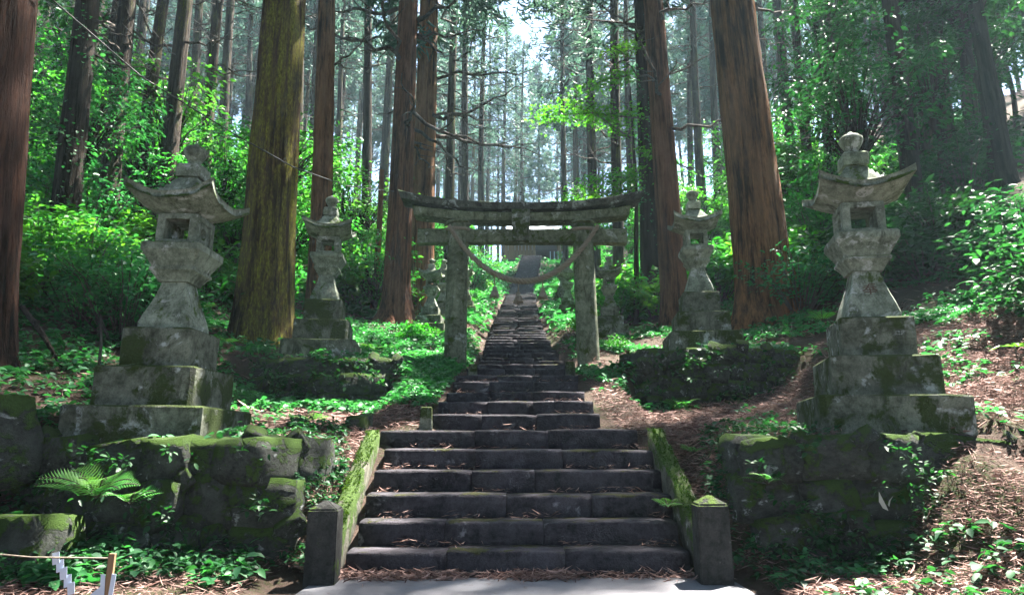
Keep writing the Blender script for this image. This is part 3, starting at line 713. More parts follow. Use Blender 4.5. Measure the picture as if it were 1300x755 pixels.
def crown_mesh(seed, z0, z1, rmax, nbr, mat, nsub=13, nnd=12, nl=.42, wl=.085):
    rg = np.random.default_rng(seed); Pp = []; D = []; Ln = []
    wood = []
    for k in range(nbr):
        f = (k + rg.random()) / nbr; z = z0 + (z1 - z0) * f; L = rmax * (1 - f) ** .65 * rg.uniform(.65, 1.15) + .35; az = k * 2.399 + rg.normal(0, .5)
        d = np.array([math.cos(az), math.sin(az), 0]); sd = np.array([-d[1], d[0], 0]); rise = rg.uniform(-.35, .25)
        for s in range(nsub):
            t = .22 + .78 * (s + rg.random()) / nsub; spread = L * .28 * (1.1 - t) + .15
            c = d * L * t + np.array([0, 0, z + L * (rise * t + .18 * t * t)]) + sd * rg.normal(0, spread) + np.array([0, 0, rg.normal(0, .22)])
            m = nnd; Pp.append(c + rg.normal(0, .13, (m, 3)))
            ax = d * .9 + sd * rg.normal(0, .7) + np.array([0, 0, -.45 + rg.normal(0, .25)])
            D.append(ax + rg.normal(0, .55, (m, 3))); Ln.append(rg.uniform(.5, 1.2, m) * nl)
        wood.append(([Vector((0, 0, z)), Vector(d * L * .5) + Vector((0, 0, z + L * (rise * .5 + .05))), Vector(d * L * .95) + Vector((0, 0, z + L * (rise * .95 + .16)))], [.05, .03, .008]))
    Pp = np.concatenate(Pp); D = np.concatenate(D); Ln = np.concatenate(Ln)
    V, ps = leaves(Pp, D, Ln, Ln * (wl / nl) * rg.uniform(.7, 1.3, len(Ln)), False, .3, .25, up=rng.normal(0, 1, (len(Ln), 3)))
    me = npmesh('crown', V, ps, mat)
    wv = tubes('limbs', wood, M['twig'], 4)
    return me, wv
CROWNS = [crown_mesh(100 + i, 0, (14, 16, 13)[i], (2.9, 2.6, 3.2)[i], (46, 52, 42)[i], M['cedar'], 7, 10) for i in range(3)]
FCR = [crown_mesh(130 + i, 0, 15, 3.4, 60, M['cedar'], 9, 10, .75, .17) for i in range(2)]
TOT = [0]
def spray(seed):
    c, wv = crown_mesh(seed, 0, .9, 3.0, 2, M['cedar'], 26, 15, .4, .07)
    bmx = bmesh.new(); bmx.from_mesh(c); nf = len(bmx.faces); bmx.from_mesh(wv); bmx.faces.ensure_lookup_table()
    for f in bmx.faces[nf:]: f.material_index = 1
    bmx.to_mesh(c); bmx.free(); c.materials.append(M['twig']); c.name = 'leafy_branch'; return c
SPRAYS = [spray(150 + i) for i in range(3)]
def cedar(x, y, r0, h, mat, label, group, lean=(0, 0), seed=0, trunk=None, crown=True, crown_h=.5, nbr=6, zbr=(4, 13), blen=(1, 2.4), z=None, name='cedar_tree', brs=None, live=0, cs=1., dense=False, **kw):
    z = hz(x, y) if z is None else z
    t = thing(name, (x, y, z - .05), 0, label, 'tree', group); t.rotation_euler = (lean[1], lean[0], 0)
    link('trunk', trunk or trunk_mesh(h, r0, r0 * .35, mat, seed, **kw), t)
    r = random.Random(seed + 5)
    if brs is not None:
        o = tag(link('dead_limb_cluster', brs, t), kind='stuff'); o.rotation_euler.z = r.random() * 6.28
    else:
        for k in range(nbr):
            zb = r.uniform(*zbr); it = dead_branch(r, zb, r.random() * 6.283, r.uniform(*blen), (r0 + (r0 * .35 - r0) * (zb / h) ** .8))
            link('branch', tubes('branch', it, M['twig'], 5), t)
    for k in range(live):
        zb = r.uniform(8.5, 13.5); o = tag(link('leafy_branch', SPRAYS[r.randrange(3)], t), kind='stuff'); o.location = (0, 0, zb); o.rotation_euler.z = r.random() * 6.283; q = r.uniform(.8, 1.25); o.scale = (q, q, q)
    if crown:
        c, wv = FCR[r.randrange(2)] if dense else CROWNS[r.randrange(3)]
        o = link('crown', c, t); o.location = (0, 0, h * crown_h); k = h * (1 - crown_h) / 14.; o.scale = (cs, cs, k); o.rotation_euler.z = r.random() * 6.28
        tag(link('limb_set', wv, o), kind='stuff')
    TOT[0] += 1
    return t
def leaning(px, py, Y, ptx, pty=0, zero=None):
    """base point from a pixel + distance, and the lean that brings the trunk through the pixel (ptx, pty)"""
    b = at(px, py, Y); t = at(ptx, pty, Y); b.z = hz(b.x, b.y); return b, math.atan2(t.x - b.x, t.z - b.z)
NEAR = [  # px, py, Y, top px, r0, height, material, seed, label, extra
    (-42, 498, 7.6, 8, .38, 27, 'bark_dark_red', 21, 'dark red-brown cedar trunk beside the low herbs and the big lichen-spotted lantern', dict(nbr=0, flare=.35)),
    (333, 432, 12.0, 363, .50, 30, 'bark_moss', 22, 'massive cedar trunk coated in yellow-green moss between the two lanterns', dict(nbr=3, zbr=(8, 14), flare=.3, live=3)),
    (501, 412, 18.0, 520, .38, 31, 'bark_red', 23, 'reddish cedar trunk with flared roots and many bare branches beside the gate', dict(nbr=22, zbr=(5.0, 14), blen=(1.6, 3.8), flare=.9, live=4)),
    (533, 400, 20.3, 546, .42, 31, 'bark_brown', 24, 'darker twin cedar trunk right behind the reddish one beside the gate', dict(nbr=16, zbr=(6, 15), blen=(1.8, 4), live=5)),
    (858, 393, 16.0, 830, .34, 29, 'bark_red', 25, 'straight red-barked cedar behind the smaller lantern, with short dead branches', dict(nbr=14, zbr=(4, 12), blen=(1, 2.8), live=1)),
    (974, 386, 14.0, 931, .60, 31, 'bark_brown', 26, 'massive tapering brown cedar trunk with wide base behind the two lanterns', dict(nbr=3, zbr=(7, 12), flare=.45, cs=.8, crown_h=.6)),
    (404, 400, 17.0, 416, .31, 28, 'bark_brown', 27, 'brown cedar trunk rising directly behind the lantern by the moss-covered cedar', dict(nbr=4, zbr=(7, 13))),
    (826, 388, 18.5, 814, .28, 28, 'bark_dark', 28, 'dark ivy-green trunk beside the red-barked cedar', dict(nbr=8, zbr=(5, 12), blen=(1, 2.6), live=1)),
    (76, 335, 13.2, 114, .28, 26, 'bark_dark', 29, 'dark vine-wrapped trunk among shrubs behind the big lichen-spotted lantern', dict(nbr=6, zbr=(3, 10), blen=(.6, 1.6))),
    (464, 360, 26.0, 468, .23, 29, 'bark_dark', 30, 'slim dark green trunk standing between the moss-covered cedar and the twin cedars', dict(nbr=8, zbr=(7, 15))),
    (1166, 305, 15.5, 1132, .24, 25, 'bark_dark', 31, 'dark trunk on the shady bank behind the lantern with the carved character', dict(nbr=3, zbr=(6, 12), cs=.6, crown_h=.7)),
    (1282, 245, 16.5, 1235, .22, 25, 'bark_dark', 32, 'dark slanting trunk standing highest on the shady bank', dict(nbr=3, zbr=(6, 12), cs=.4, crown_h=.78)),
]
near_trees = []
for px, py, Y, tx, r0, h, mt, sd, lab, kw in NEAR:
    b, ln_ = leaning(px, py, Y, tx); near_trees.append(None); near_trees[-1] = cedar(b.x, b.y, r0, h, M[mt], lab, 'large cedars beside the steps', (ln_, 0), sd, **{**dict(crown_h=.66, cs=.72), **kw})
FTR = [trunk_mesh(28, .26, .09, M['bark_far'], 60 + i, 14, 26, .4, .05, .3) for i in range(4)]
def far_branches(seed):
    r = random.Random(seed); it = []
    for k in range(26):
        zb = r.uniform(4, 15); it += dead_branch(r, zb, r.random() * 6.283, r.uniform(.8, 2.4), .2 - zb * .005)
    return tubes('dead_limb_cluster', it, M['twig'], 3)
FBR = [far_branches(s) for s in range(3)]
MID = [(118, 300, 19, 152), (134, 290, 16.5, 168), (172, 262, 18, 206), (208, 250, 17.5, 240), (262, 235, 21, 277), (282, 235, 27, 296), (160, 250, 28, 180), (238, 235, 30, 258), (395, 300, 33, 404), (430, 300, 38, 436),
       (570, 380, 25, 574), (590, 350, 31, 594), (611, 330, 40, 613), (640, 300, 66, 640), (655, 290, 74, 652), (718, 345, 37, 715), (735, 340, 44, 728), (757, 360, 29, 748), (787, 372, 22, 778), (803, 350, 34, 796),
       (893, 310, 30, 880), (914, 300, 36, 902), (880, 300, 46, 872), (1012, 290, 25, 988), (1032, 280, 23, 1010), (1060, 260, 27, 1036), (938, 300, 40, 925), (1100, 250, 26, 1072), (1216, 290, 19, 1188), (1190, 300, 22, 1165), (1248, 270, 20, 1222), (345, 300, 36, 352), (312, 290, 42, 318), (378, 320, 28, 385)]
far_label = 'slim straight cedar with bare dead twigs in the mid-distance of the forest'; used = []
for i, (px, py, Y, tx) in enumerate(MID):
    b, ln_ = leaning(px, py, Y, tx); k = random.uniform(.75, 1.05) * (1 if Y < 45 else 1.2)
    lab = ('dark slim cedar in the close row of trunks behind the big lichen-spotted lantern' if px < 300 else 'slim cedar with bare twigs seen between the moss-covered cedar and the twin cedars' if px < 500 else 'slim cedar with bare twigs standing behind the twin cedars and the gate' if px < 625 else
           'thin pale cedar in the haze above the top of the steps' if px < 660 else 'slim cedar with bare twigs between the steps and the dark ivy-green trunk' if px < 830 else 'thin cedar in the gap between the red-barked cedar and the massive tapering trunk' if px < 960 else 'slim dark cedar among broadleaf trees beside the massive tapering trunk')
    t = cedar(b.x, b.y, .26, 28, None, lab, lab, (ln_, 0), 200 + i, trunk=FTR[i % 4], brs=FBR[i % 3], crown_h=.66 if Y < 34 else .42, cs=.5 if Y < 34 else .85)
    for c in t.children:
        if c.name.startswith('trunk'): c.scale = (k, k, 1)
    used.append((b.x, b.y))
# the rest of the forest
for i, (x, y) in enumerate(((-4.2, 52), (6.5, 50), (-2.6, 67), (1.2, 70), (5.5, 68), (-7, 60))):
    used.append((x, y)); cedar(x, y, .26, 28, None, 'slender cedar crowding round the shrine hall at the top of the steps', 'slender cedars round the shrine hall', (0, 0), 350 + i, trunk=FTR[i % 4], brs=FBR[i % 3], crown_h=.3, cs=1.0)
fr = random.Random(99); cnt = 0
GAPS = [(9, 20, 5.5), (4, 34, 7), (-3, 28, 4), (15, 27, 6), (12, 40, 5)]
for gyi in range(20):
    for gxi in range(-11, 12):
        y = 9 + gyi * 5.3 + fr.uniform(-2.3, 2.3); x = gxi * 6.2 + fr.uniform(-2.7, 2.7) + (3.1 if gyi % 2 else 0)
        if y < 66 and abs(x - float(XC(y))) < 2.8 + (1.5 if y < 30 else 0): continue
        if abs(x) > 13 + y * .62: continue
        px = 650 + F * x / (y * math.cos(PITCH) + 1)
        if y < 26 and -80 < px < 1380: continue
        if abs(x - hx) < 7 and abs(y - hy) < 6: continue
        if y > 75 and fr.random() < .35: continue
        if any((x - a) ** 2 + (y - b) ** 2 < 6 for a, b in used): continue
        if any((x - a) ** 2 + (y - b) ** 2 < r * r for a, b, r in GAPS): continue
        used.append((x, y)); cnt += 1
        if y > 62: lab = 'faint slender cedar in the haze beyond the shrine hall'
        elif abs(x) < 9: lab = 'slender cedar rising beside the upper steps beyond the gate'
        elif x > 0: lab = 'slender cedar standing behind the shady bank and the brown tapering trunk'
        else: lab = 'slender cedar in the crowd of trunks behind the moss-covered cedar'
        t = cedar(x, y, .26, 28, None, lab, lab.replace('slender cedar', 'slender cedars').replace('faint ', ''), (fr.gauss(0, .012), fr.gauss(0, .012)), 400 + cnt, trunk=FTR[cnt % 4], brs=FBR[cnt % 3], crown_h=fr.uniform(.26, .46) if y > 60 else fr.uniform(.38, .54) if y > 44 else .66, cs=fr.uniform(.8, 1.05) if y > 44 else .55, dense=50 < y < 84 and fr.random() < .5)
        k = fr.uniform(.7, 1.15)
        for c in t.children:
            if c.name.startswith('trunk'): c.scale = (k, k, 1)
# unseen trees behind and beside the camera, added for a closed wood's shade
for i, (x, y) in enumerate(((-6, -4), (5.5, -3), (-9, 3), (9, 2), (-12, 8), (0.5, -9), (-13, -5), (13, -6), (8.5, 3.2), (21, 9), (17, 4), (-3, -7), (3.2, -6), (-8, -10), (8, -11), (-10, -1), (10, -2), (-4.5, 1), (4.8, 1.2), (-15, 2), (-18, 9), (-2, -3.5), (2.4, -11), (6.8, -7), (-6.5, -7.5), (-7.5, 5.2), (13.5, 1), (-11, -8), (11, -9), (16, -2), (-16, -3), (0, -14), (5, -15), (-5, -14))):
    cedar(x, y, .4, 28, None, 'unseen tall cedar added to shade the foot of the steps', 'unseen cedars added to shade the steps', (0, 0), 700 + i, trunk=FTR[i % 4], brs=FBR[i % 3], crown_h=.34, cs=1.15, dense=True)
for nm, azs in ((3, (0, .6, -.5)), (4, (math.pi, 3.5))):
    ob = near_trees[nm]
    for q, az in enumerate(azs):
        o = tag(link('leafy_branch', SPRAYS[q % 3], ob), kind='stuff'); o.location = (0, 0, 12. + q * .9); o.rotation_euler.z = az; o.scale = (1.15, 1.15, 1.15)

# ivy climbing on two trunks
for nm, r_, zt in ((8, .30, 9.5), (7, .29, 8)):
    m = 1500; zz = rng.random(m) ** 1.3 * zt; a = rng.random(m) * 6.283; ok = rng.random(m) < smooth(-.6, .6, np.sin(a * 2 + zz * 1.7) + np.sin(zz * 3.1 + a)); zz, a = zz[ok], a[ok]; m = len(zz)
    rr = r_ * (1 - .55 * (zz / 28) ** .8) + .03 + rng.random(m) * .09; od = np.stack([np.cos(a), np.sin(a), rng.normal(-.3, .4, m)], 1); ln = rng.uniform(.06, .13, m)
    tag(link('ivy', npmesh('ivy', *leaves(np.stack([rr * np.cos(a), rr * np.sin(a), zz], 1), od, ln, ln * .8, True), M['herb']), near_trees[nm]), kind='stuff')
# a leafless pole of a dead sapling
b = at(473, 405, 19); tp = at(485, 216, 19); b.z = hz(b.x, b.y) - .1
o = link('dead_pole', tubes('dead_pole', [([Vector((0, 0, 0)), (tp - b) * .5 + Vector((.03, 0, 0)), tp - b], [.10, .085, .07])], M['bark_brown'], 9)); o.location = b
tag(o, 'bare broken pole of a dead sapling near the reddish cedar', 'tree')

# ------------------------------------------------------------------ shrubs, broadleaf trees, maple
def shrub_mesh(seed, rad, h, nst, nlf, ll, mat, asp=.53):
    r = np.random.default_rng(seed); st = []; Pp = []; D = []
    for k in range(nst):
        az = r.random() * 6.283; rr = rad * r.random() ** .6; tip = np.array([math.cos(az) * rr, math.sin(az) * rr, h * r.uniform(.45, 1) * (1 - .35 * (rr / rad) ** 2)])
        base = tip * np.array([.15, .15, 0]); mid = base * .4 + tip * .6 + np.array([0, 0, h * .12])
        st.append(([Vector(base), Vector(mid), Vector(tip)], [.012, .009, .003]))
        m = nlf // nst
        t = r.uniform(.3, 1.05, m)[:, None]; c = base * (1 - t) ** 2 + 2 * mid * t * (1 - t) + tip * t ** 2
        Pp.append(c + r.normal(0, .06 * rad, (m, 3)) + r.normal(0, .12, (m, 3)) * np.array([1, 1, .7]))
        o = np.stack([np.cos(a := r.random(m) * 6.283), np.sin(a), r.normal(-.05, .3, m)], 1); D.append(o)
    Pp = np.concatenate(Pp); D = np.concatenate(D); ln = r.uniform(.6, 1.25, len(Pp)) * ll
    V, ps = leaves(Pp, D, ln, ln * r.uniform(.85, 1.15, len(ln)) * asp, True)
    return npmesh('foliage', V, ps, mat), tubes('stem', st, M['twig'], 4)
SHR = [shrub_mesh(300 + i, (.9, 1.1, .75, 1.0)[i], (1.1, 1.5, .9, 1.9)[i], (26, 34, 22, 30)[i], (1300, 1700, 1000, 1500)[i], (.13, .10, .12, .17)[i], M[('shrub', 'herb', 'maple', 'shrub')[i]], (.55, .5, .75, .36)[i]) for i in range(4)]
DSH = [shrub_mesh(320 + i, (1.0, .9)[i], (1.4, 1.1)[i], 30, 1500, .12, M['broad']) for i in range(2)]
def shrub(x, y, k, s, label, group, dark=False, name='shrub', zoff=0):
    me, st = (DSH if dark else SHR)[k]; t = thing(name, (x, y, hz(x, y) - .05 + zoff), random.random() * 6.28, label, 'shrub', group); t.scale = (s, s, s * random.uniform(.8, 1.15))
    link('foliage', me, t); link('stem', st, t)
sr = random.Random(5)
def scatter_shrubs(n, px0, px1, y0, y1, smin, smax, label, group, dark=False, minx=0):
    for i in range(n):
        Y = y0 * (y1 / y0) ** sr.random(); px = sr.uniform(px0, px1); x = (px - 650) / F * Y
        if abs(x - float(XC(Y))) < float(HW(Y)) + 1.7: continue
        if any(abs(x - a) < .9 and abs(Y - b) < 1.0 for a, b, *_ in FLAT): continue
        if Y < 14 and 190 < px < 560: continue
        shrub(x, Y, sr.randrange(2 if dark else 4), sr.uniform(smin, smax), label, group, dark)
scatter_shrubs(34, 20, 330, 9.5, 20, .8, 1.5, 'bright leafy shrub crowding between the vine-wrapped trunk and the moss-covered cedar', 'shrubs by the moss-covered cedar')
scatter_shrubs(70, 60, 620, 19, 48, .9, 1.9, 'pale sunlit shrub in the undergrowth far behind the moss-covered cedar', 'far shrubs by the moss-covered cedar')
scatter_shrubs(48, 700, 1030, 16.5, 42, .7, 1.7, 'sunlit shrub in the undergrowth behind the red-barked cedars', 'shrubs behind the red-barked cedars')
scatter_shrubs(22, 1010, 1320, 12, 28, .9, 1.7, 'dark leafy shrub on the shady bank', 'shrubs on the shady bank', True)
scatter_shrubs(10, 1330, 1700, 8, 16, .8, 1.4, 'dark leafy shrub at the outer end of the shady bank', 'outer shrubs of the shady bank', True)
scatter_shrubs(12, -420, -10, 9, 20, .9, 1.6, 'leafy shrub behind the dark red-brown trunk', 'shrubs behind the red-brown trunk')
scatter_shrubs(24, 1000, 1200, 13, 30, .9, 1.6, 'lighter green shrub at the foot of the shady bank', 'lighter shrubs of the shady bank')
for i in range(26):
    Y = 13.5 + i * 1.4; sg = -1 if i % 2 else 1; x = float(XC(Y)) + sg * (float(HW(Y)) + sr.uniform(.9, 1.7)); shrub(x, Y, sr.choice((0, 2)), sr.uniform(.4, .62), 'low shrub spilling beside the upper steps beyond the gate', 'shrubs beside the upper steps')

def leafy_crown(seed, rx, rz_, ncl, per, ll, mat, layered=.25):
    r = np.random.default_rng(seed); Pp = []; D = []; br = []
    for k in range(ncl):
        v = r.normal(0, 1, 3); v /= np.linalg.norm(v); q = r.random() ** .4; c = v * q * np.array([rx, rx, rz_])
        a = r.random(per) * 6.283; rad = np.sqrt(r.random(per)) * r.uniform(.35, .85)
        Pp.append(c + np.stack([np.cos(a) * rad, np.sin(a) * rad, r.normal(0, layered * .3, per) - rad * .12], 1)); D.append(np.stack([np.cos(a), np.sin(a), r.normal(-.2, .25, per)], 1))
        br.append(([Vector((0, 0, -rz_ * .9)), Vector(c * np.array([.45, .45, .35])) + Vector((0, 0, -rz_ * .25)), Vector(c)], [.035, .02, .005]))
    Pp = np.concatenate(Pp); D = np.concatenate(D); ln = r.uniform(.6, 1.3, len(Pp)) * ll
    V, ps = leaves(Pp, D, ln, ln * r.uniform(.42, .6, len(ln)), False)
    return npmesh('crown', V, ps, mat), tubes('limb_set', br, M['bark_dark'], 4)
BRO = [leafy_crown(500 + i, (2.0, 2.4, 1.7)[i], (2.3, 2.0, 2.8)[i], (60, 70, 56)[i], 46, .17, M['broad']) for i in range(3)]
BTR = [trunk_mesh(6, .09, .05, M['bark_dark'], 90 + i, 10, 16, .3, .04, .35) for i in range(2)]
def broad_tree(x, y, s, label, group, i, dz=5.4, crown=None, cat='tree', name='broadleaf_tree'):
    t = thing(name, (x, y, hz(x, y) - .05), random.random() * 6, label, cat, group)
    tr = link('trunk', BTR[i % 2], t); tr.scale = (s, s, s * dz / 5.4)
    c, b_ = crown or BRO[i % 3]; o = link('crown', c, t); o.location = (0, 0, dz * s); o.scale = (s, s, s); tag(link('limb_set', b_, o), kind='stuff')
br_ = random.Random(12)
for i, (px, Y, s, dz) in enumerate(((1085, 21, 1.1, 6), (1120, 15, .9, 4.6), (1232, 17.5, .8, 5.2), (1300, 17, 1.1, 6), (1210, 22, 1.2, 7.6), (1100, 25, 1.2, 8),
                        (1250, 20, 1.2, 8.5))):
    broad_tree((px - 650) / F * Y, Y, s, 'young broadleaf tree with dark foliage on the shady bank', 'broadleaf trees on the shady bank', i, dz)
for i, (px, Y, s, dz) in enumerate(((60, 15, .8, 4.2), (40, 20, 1.0, 5), (262, 19, .7, 4.4), (150, 24, 1., 3.6))):
    broad_tree((px - 650) / F * Y, Y, s, 'young bright broadleaf tree behind the big lichen-spotted lantern', 'young trees by the moss-covered cedar', i, dz, crown=None)
UND = [leafy_crown(560 + i, (1.7, 1.4, 2.0)[i], (1.5, 1.8, 1.3)[i], (42, 40, 50)[i], 40, .15, M['shrub']) for i in range(3)]
ur = random.Random(31)
def understory(n, px0, px1, y0, y1, label, group):
    for i in range(n):
        Y = y0 * (y1 / y0) ** ur.random(); x = (ur.uniform(px0, px1) - 650) / F * Y
        if abs(x - float(XC(Y))) < 3.2: continue
        s_ = ur.uniform(.7, 1.25); broad_tree(x, Y, s_, label, group, i, ur.uniform(1.6, 4.2), UND[i % 3])
for i, (px, Y) in enumerate(((1300, 21), (1345, 24), (1390, 22), (1330, 29), (1280, 27), (1420, 30))): broad_tree((px - 650) / F * Y, Y, 1.1, 'broadleaf tree high on the slope behind the shady bank', 'broadleaf trees high behind the shady bank', i, 3.6 + i % 3)
understory(34, -20, 480, 17, 46, 'young bright-leaved tree in the undergrowth behind the moss-covered cedar', 'young trees behind the moss-covered cedar')
understory(16, 480, 640, 24, 50, 'young bright-leaved tree in the undergrowth behind the twin cedars', 'young trees behind the twin cedars')
understory(28, 700, 1080, 21, 48, 'young bright-leaved tree in the undergrowth behind the red-barked cedars', 'young trees behind the red-barked cedars')
# maple with tiers of bright leaves reaching over the gate
mx, my = at(806, 380, 17.5).x, 17.5; mz = hz(mx, my)
mp = thing('maple_tree', (mx, my, mz), 0, 'young maple with flat tiers of bright green leaves reaching over the gate', 'tree')
fr2 = np.random.default_rng(3); limbs = []
apex = at(800, 110, 17.5) - Vector((mx, my, mz)); limbs.append(([Vector((0, 0, -.2)), apex * .5 + Vector((.1, 0, 0)), apex], [.08, .055, .02]))
tiers = [(812, 150, 678, 148, 1.1), (800, 95, 735, 118, .8), (806, 225, 740, 235, .8), (806, 240, 700, 262, .7), (810, 195, 850, 200, .6), (806, 60, 775, 70, .6), (800, 175, 720, 130, .8), (808, 215, 770, 255, .7)]
for j, (ax, ay, bx_, by, wd) in enumerate(tiers):
    a = at(ax, ay, 17.5) - Vector((mx, my, mz)); b = at(bx_, by, 17.0 - .25 * (j % 3)) - Vector((mx, my, mz)); mid = a.lerp(b, .5) + Vector((0, 0, .12))
    lo = link('limb', tubes('limb', [([a, mid, b], [.03, .018, .004])] , M['twig'], 5), mp)
    m = int(420 * wd * (b - a).length / 1.6); t = fr2.random(m)[:, None]; base = np.array(a) * (1 - t) ** 2 + 2 * np.array(mid) * t * (1 - t) + np.array(b) * t ** 2
    off = fr2.normal(0, 1, (m, 3)) * np.array([.22, .34 * wd, .05]); pos = base + off + np.array([0, 0, .03])
    an = fr2.random(m) * 6.283; d = np.stack([np.cos(an), np.sin(an), fr2.normal(-.1, .2, m)], 1); ln = fr2.uniform(.06, .12, m)
    V, ps = leaves(pos, d, ln, ln * .8, False); tag(link('leaf_tier', npmesh('leaf_tier', V, ps, M['maple']), lo), kind='stuff')
link('trunk', tubes('trunk', limbs, M['bark_dark'], 8), mp)

# ------------------------------------------------------------------ ground cover
def mask_ok(x, y):
    wl = (np.abs(np.abs(x) - 3.0) < 1.3) & (y > 5.55) & (y < 6.15)
    ok = np.abs(x - XC(y)) > HW(y) + .14
    ok &= ~((np.abs(x) < 1.95) & (y < 5.72))
    ok &= ~((np.abs(x) < 1.57) & (y < 7.5))
    ok &= ~(wl & (rng.random(len(x)) < .6))
    for fx, fy, fz, fr in FLAT: ok &= ~((np.abs(x - fx) < fr) & (np.abs(y - fy) < fr))
    return ok
def herbs(n, y0, y1, pxr, smin, smax, nl, dens=None, hi=True, hgt=.16):
    y = y0 * (y1 / y0) ** rng.random(n); px = rng.uniform(*pxr, n); x = (px - 650) / F * y * 1.02
    ok = mask_ok(x, y)
    if dens is not None: ok &= rng.random(n) < dens(x, y)
    x, y = x[ok], y[ok]; n = len(x); z = H(x, y)
    s = rng.uniform(smin, smax, n); hh = rng.uniform(.3, 1, n) * hgt
    rp_ = np.repeat(np.arange(n), nl); az = rng.random(len(rp_)) * 6.283
    d = np.stack([np.cos(az), np.sin(az), rng.normal(.05, .3, len(az))], 1)
    pos = np.stack([x, y, z], 1)[rp_] + np.stack([np.cos(az), np.sin(az), np.zeros_like(az)], 1) * (s[rp_] * .25)[:, None]
    pos[:, 2] += hh[rp_] * rng.uniform(.55, 1.05, len(rp_))
    ln = s[rp_] * rng.uniform(.7, 1.2, len(rp_)); return leaves(pos, d, ln, ln * rng.uniform(.5, .75, len(ln)), hi)
def clump(x, y, f=1.0, th=.0): return smooth(-.35 + th, .35 + th, np.sin(x * 1.9 * f + 1.3) * np.sin(y * 1.6 * f + x * .7) + .5 * np.sin(x * 4.3 * f + y * 3.1 * f))
def d_left(x, y):    # lush low herbs
    return np.clip(.35 + .65 * clump(x, y), 0, 1) * np.where((x > -2.9) & (x < 0) & (y < 8.8), .22, 1.)
def d_right(x, y): return np.clip(clump(x, y, 1, .15), 0, 1) * np.where(y < 10, np.where(x > 4.4, .5, np.where(y > 8.6, .6, .2)), 1.)
parts = [herbs(4600, 5.0, 9.6, (-260, 400), .05, .12, 5, d_left), herbs(11000, 9.4, 20, (-260, 420), .05, .12, 5, d_left), herbs(1800, 8.6, 11.5, (470, 612), .04, .09, 5), herbs(6500, 9.2, 17, (400, 612), .05, .11, 5, d_left), herbs(9000, 18, 48, (0, 640), .10, .24, 4, None, False, .35)]
tag(link('ground_herbs', npmesh('ground_herbs', *joinp(parts), M['herb'])), 'low lush green herbs carpeting the slope around the moss-covered cedar', 'ground cover', None, 'stuff')
parts = [herbs(4200, 5.2, 10.5, (930, 1560), .04, .11, 5, d_right), herbs(14500, 9.5, 20, (690, 1560), .05, .11, 5, d_right), herbs(2600, 36, 60, (600, 770), .15, .3, 4, None, False, .4), herbs(8000, 18, 45, (670, 1300), .10, .24, 4, None, False, .35)]
tag(link('ground_herbs', npmesh('ground_herbs', *joinp(parts), M['herb'])), 'scattered green herbs on the slope below the red-barked cedars and shady bank', 'ground cover', None, 'stuff')
parts = [herbs(260, 5.15, 5.75, (-20, 395), .05, .11, 5, None, True, .2), herbs(420, 5.7, 7.2, (300, 445), .035, .08, 5, None, True, .12), herbs(420, 5.2, 7.2, (925, 1080), .035, .09, 5, None, True, .12)]
parts += [herbs(90, 4.1, 5.0, (1000, 1345), .05, .1, 5, None, True, .15), herbs(220, 4.9, 6.1, (1080, 1345), .05, .12, 5, lambda x, y: clump(x, y, 1.3), True, .2), herbs(700, 5.7, 7.6, (380, 450), .03, .07, 5, None, True, .2), herbs(400, 5.7, 7.4, (880, 960), .03, .07, 5, None, True, .2)]
tag(link('wall_foot_herbs', npmesh('wall_foot_herbs', *joinp(parts), M['broad'])), 'dark green herbs growing along the foot of the boulder walls', 'ground cover', None, 'stuff')
def wall_leaves(n, x0, x1, yf, z0, z1, smin, smax):
    x = rng.uniform(x0, x1, n); z = rng.uniform(z0, z1, n); ok = rng.random(n) < clump(x * 1.6, z * 3.2, 1.2, .1); x, z = x[ok], z[ok]; m = len(x); rp_ = np.repeat(np.arange(m), 5); az = rng.uniform(math.pi * .95, math.pi * 2.05, len(rp_))
    d = np.stack([np.cos(az), np.sin(az) * .7, rng.normal(.1, .5, len(az))], 1); pos = np.stack([x, yf(x) + rng.normal(0, .025, m), z], 1)[rp_] + d * .03
    ln = rng.uniform(smin, smax, len(rp_)); return leaves(pos, d, ln, ln * rng.uniform(.5, .75, len(ln)), True)
parts = [wall_leaves(330, -4.5, -2.0, lambda x: np.interp(x, [-4.6, -2.9, -2.0], [5.83, 5.68, 5.70]), .1, 1.05, .03, .075), wall_leaves(300, 2.05, 3.6, lambda x: np.interp(x, [2.1, 2.9, 4.1], [5.82, 5.63, 5.8]), .1, 1.1, .03, .075),
         wall_leaves(200, -3.9, -1.9, lambda x: np.interp(x, [-3.9, -2.4, -1.9], [10.05, 9.85, 10.05]), 1.5, 2.35, .04, .09), wall_leaves(200, 1.8, 4.2, lambda x: np.interp(x, [1.9, 3.2, 4.3], [9.95, 9.75, 10.1]), 1.45, 2.45, .04, .09)]
tag(link('wall_ivy', npmesh('wall_ivy', *joinp(parts), M['broad'])), 'small dark leaves of creepers rooted in the wall joints', 'creeper', None, 'stuff')
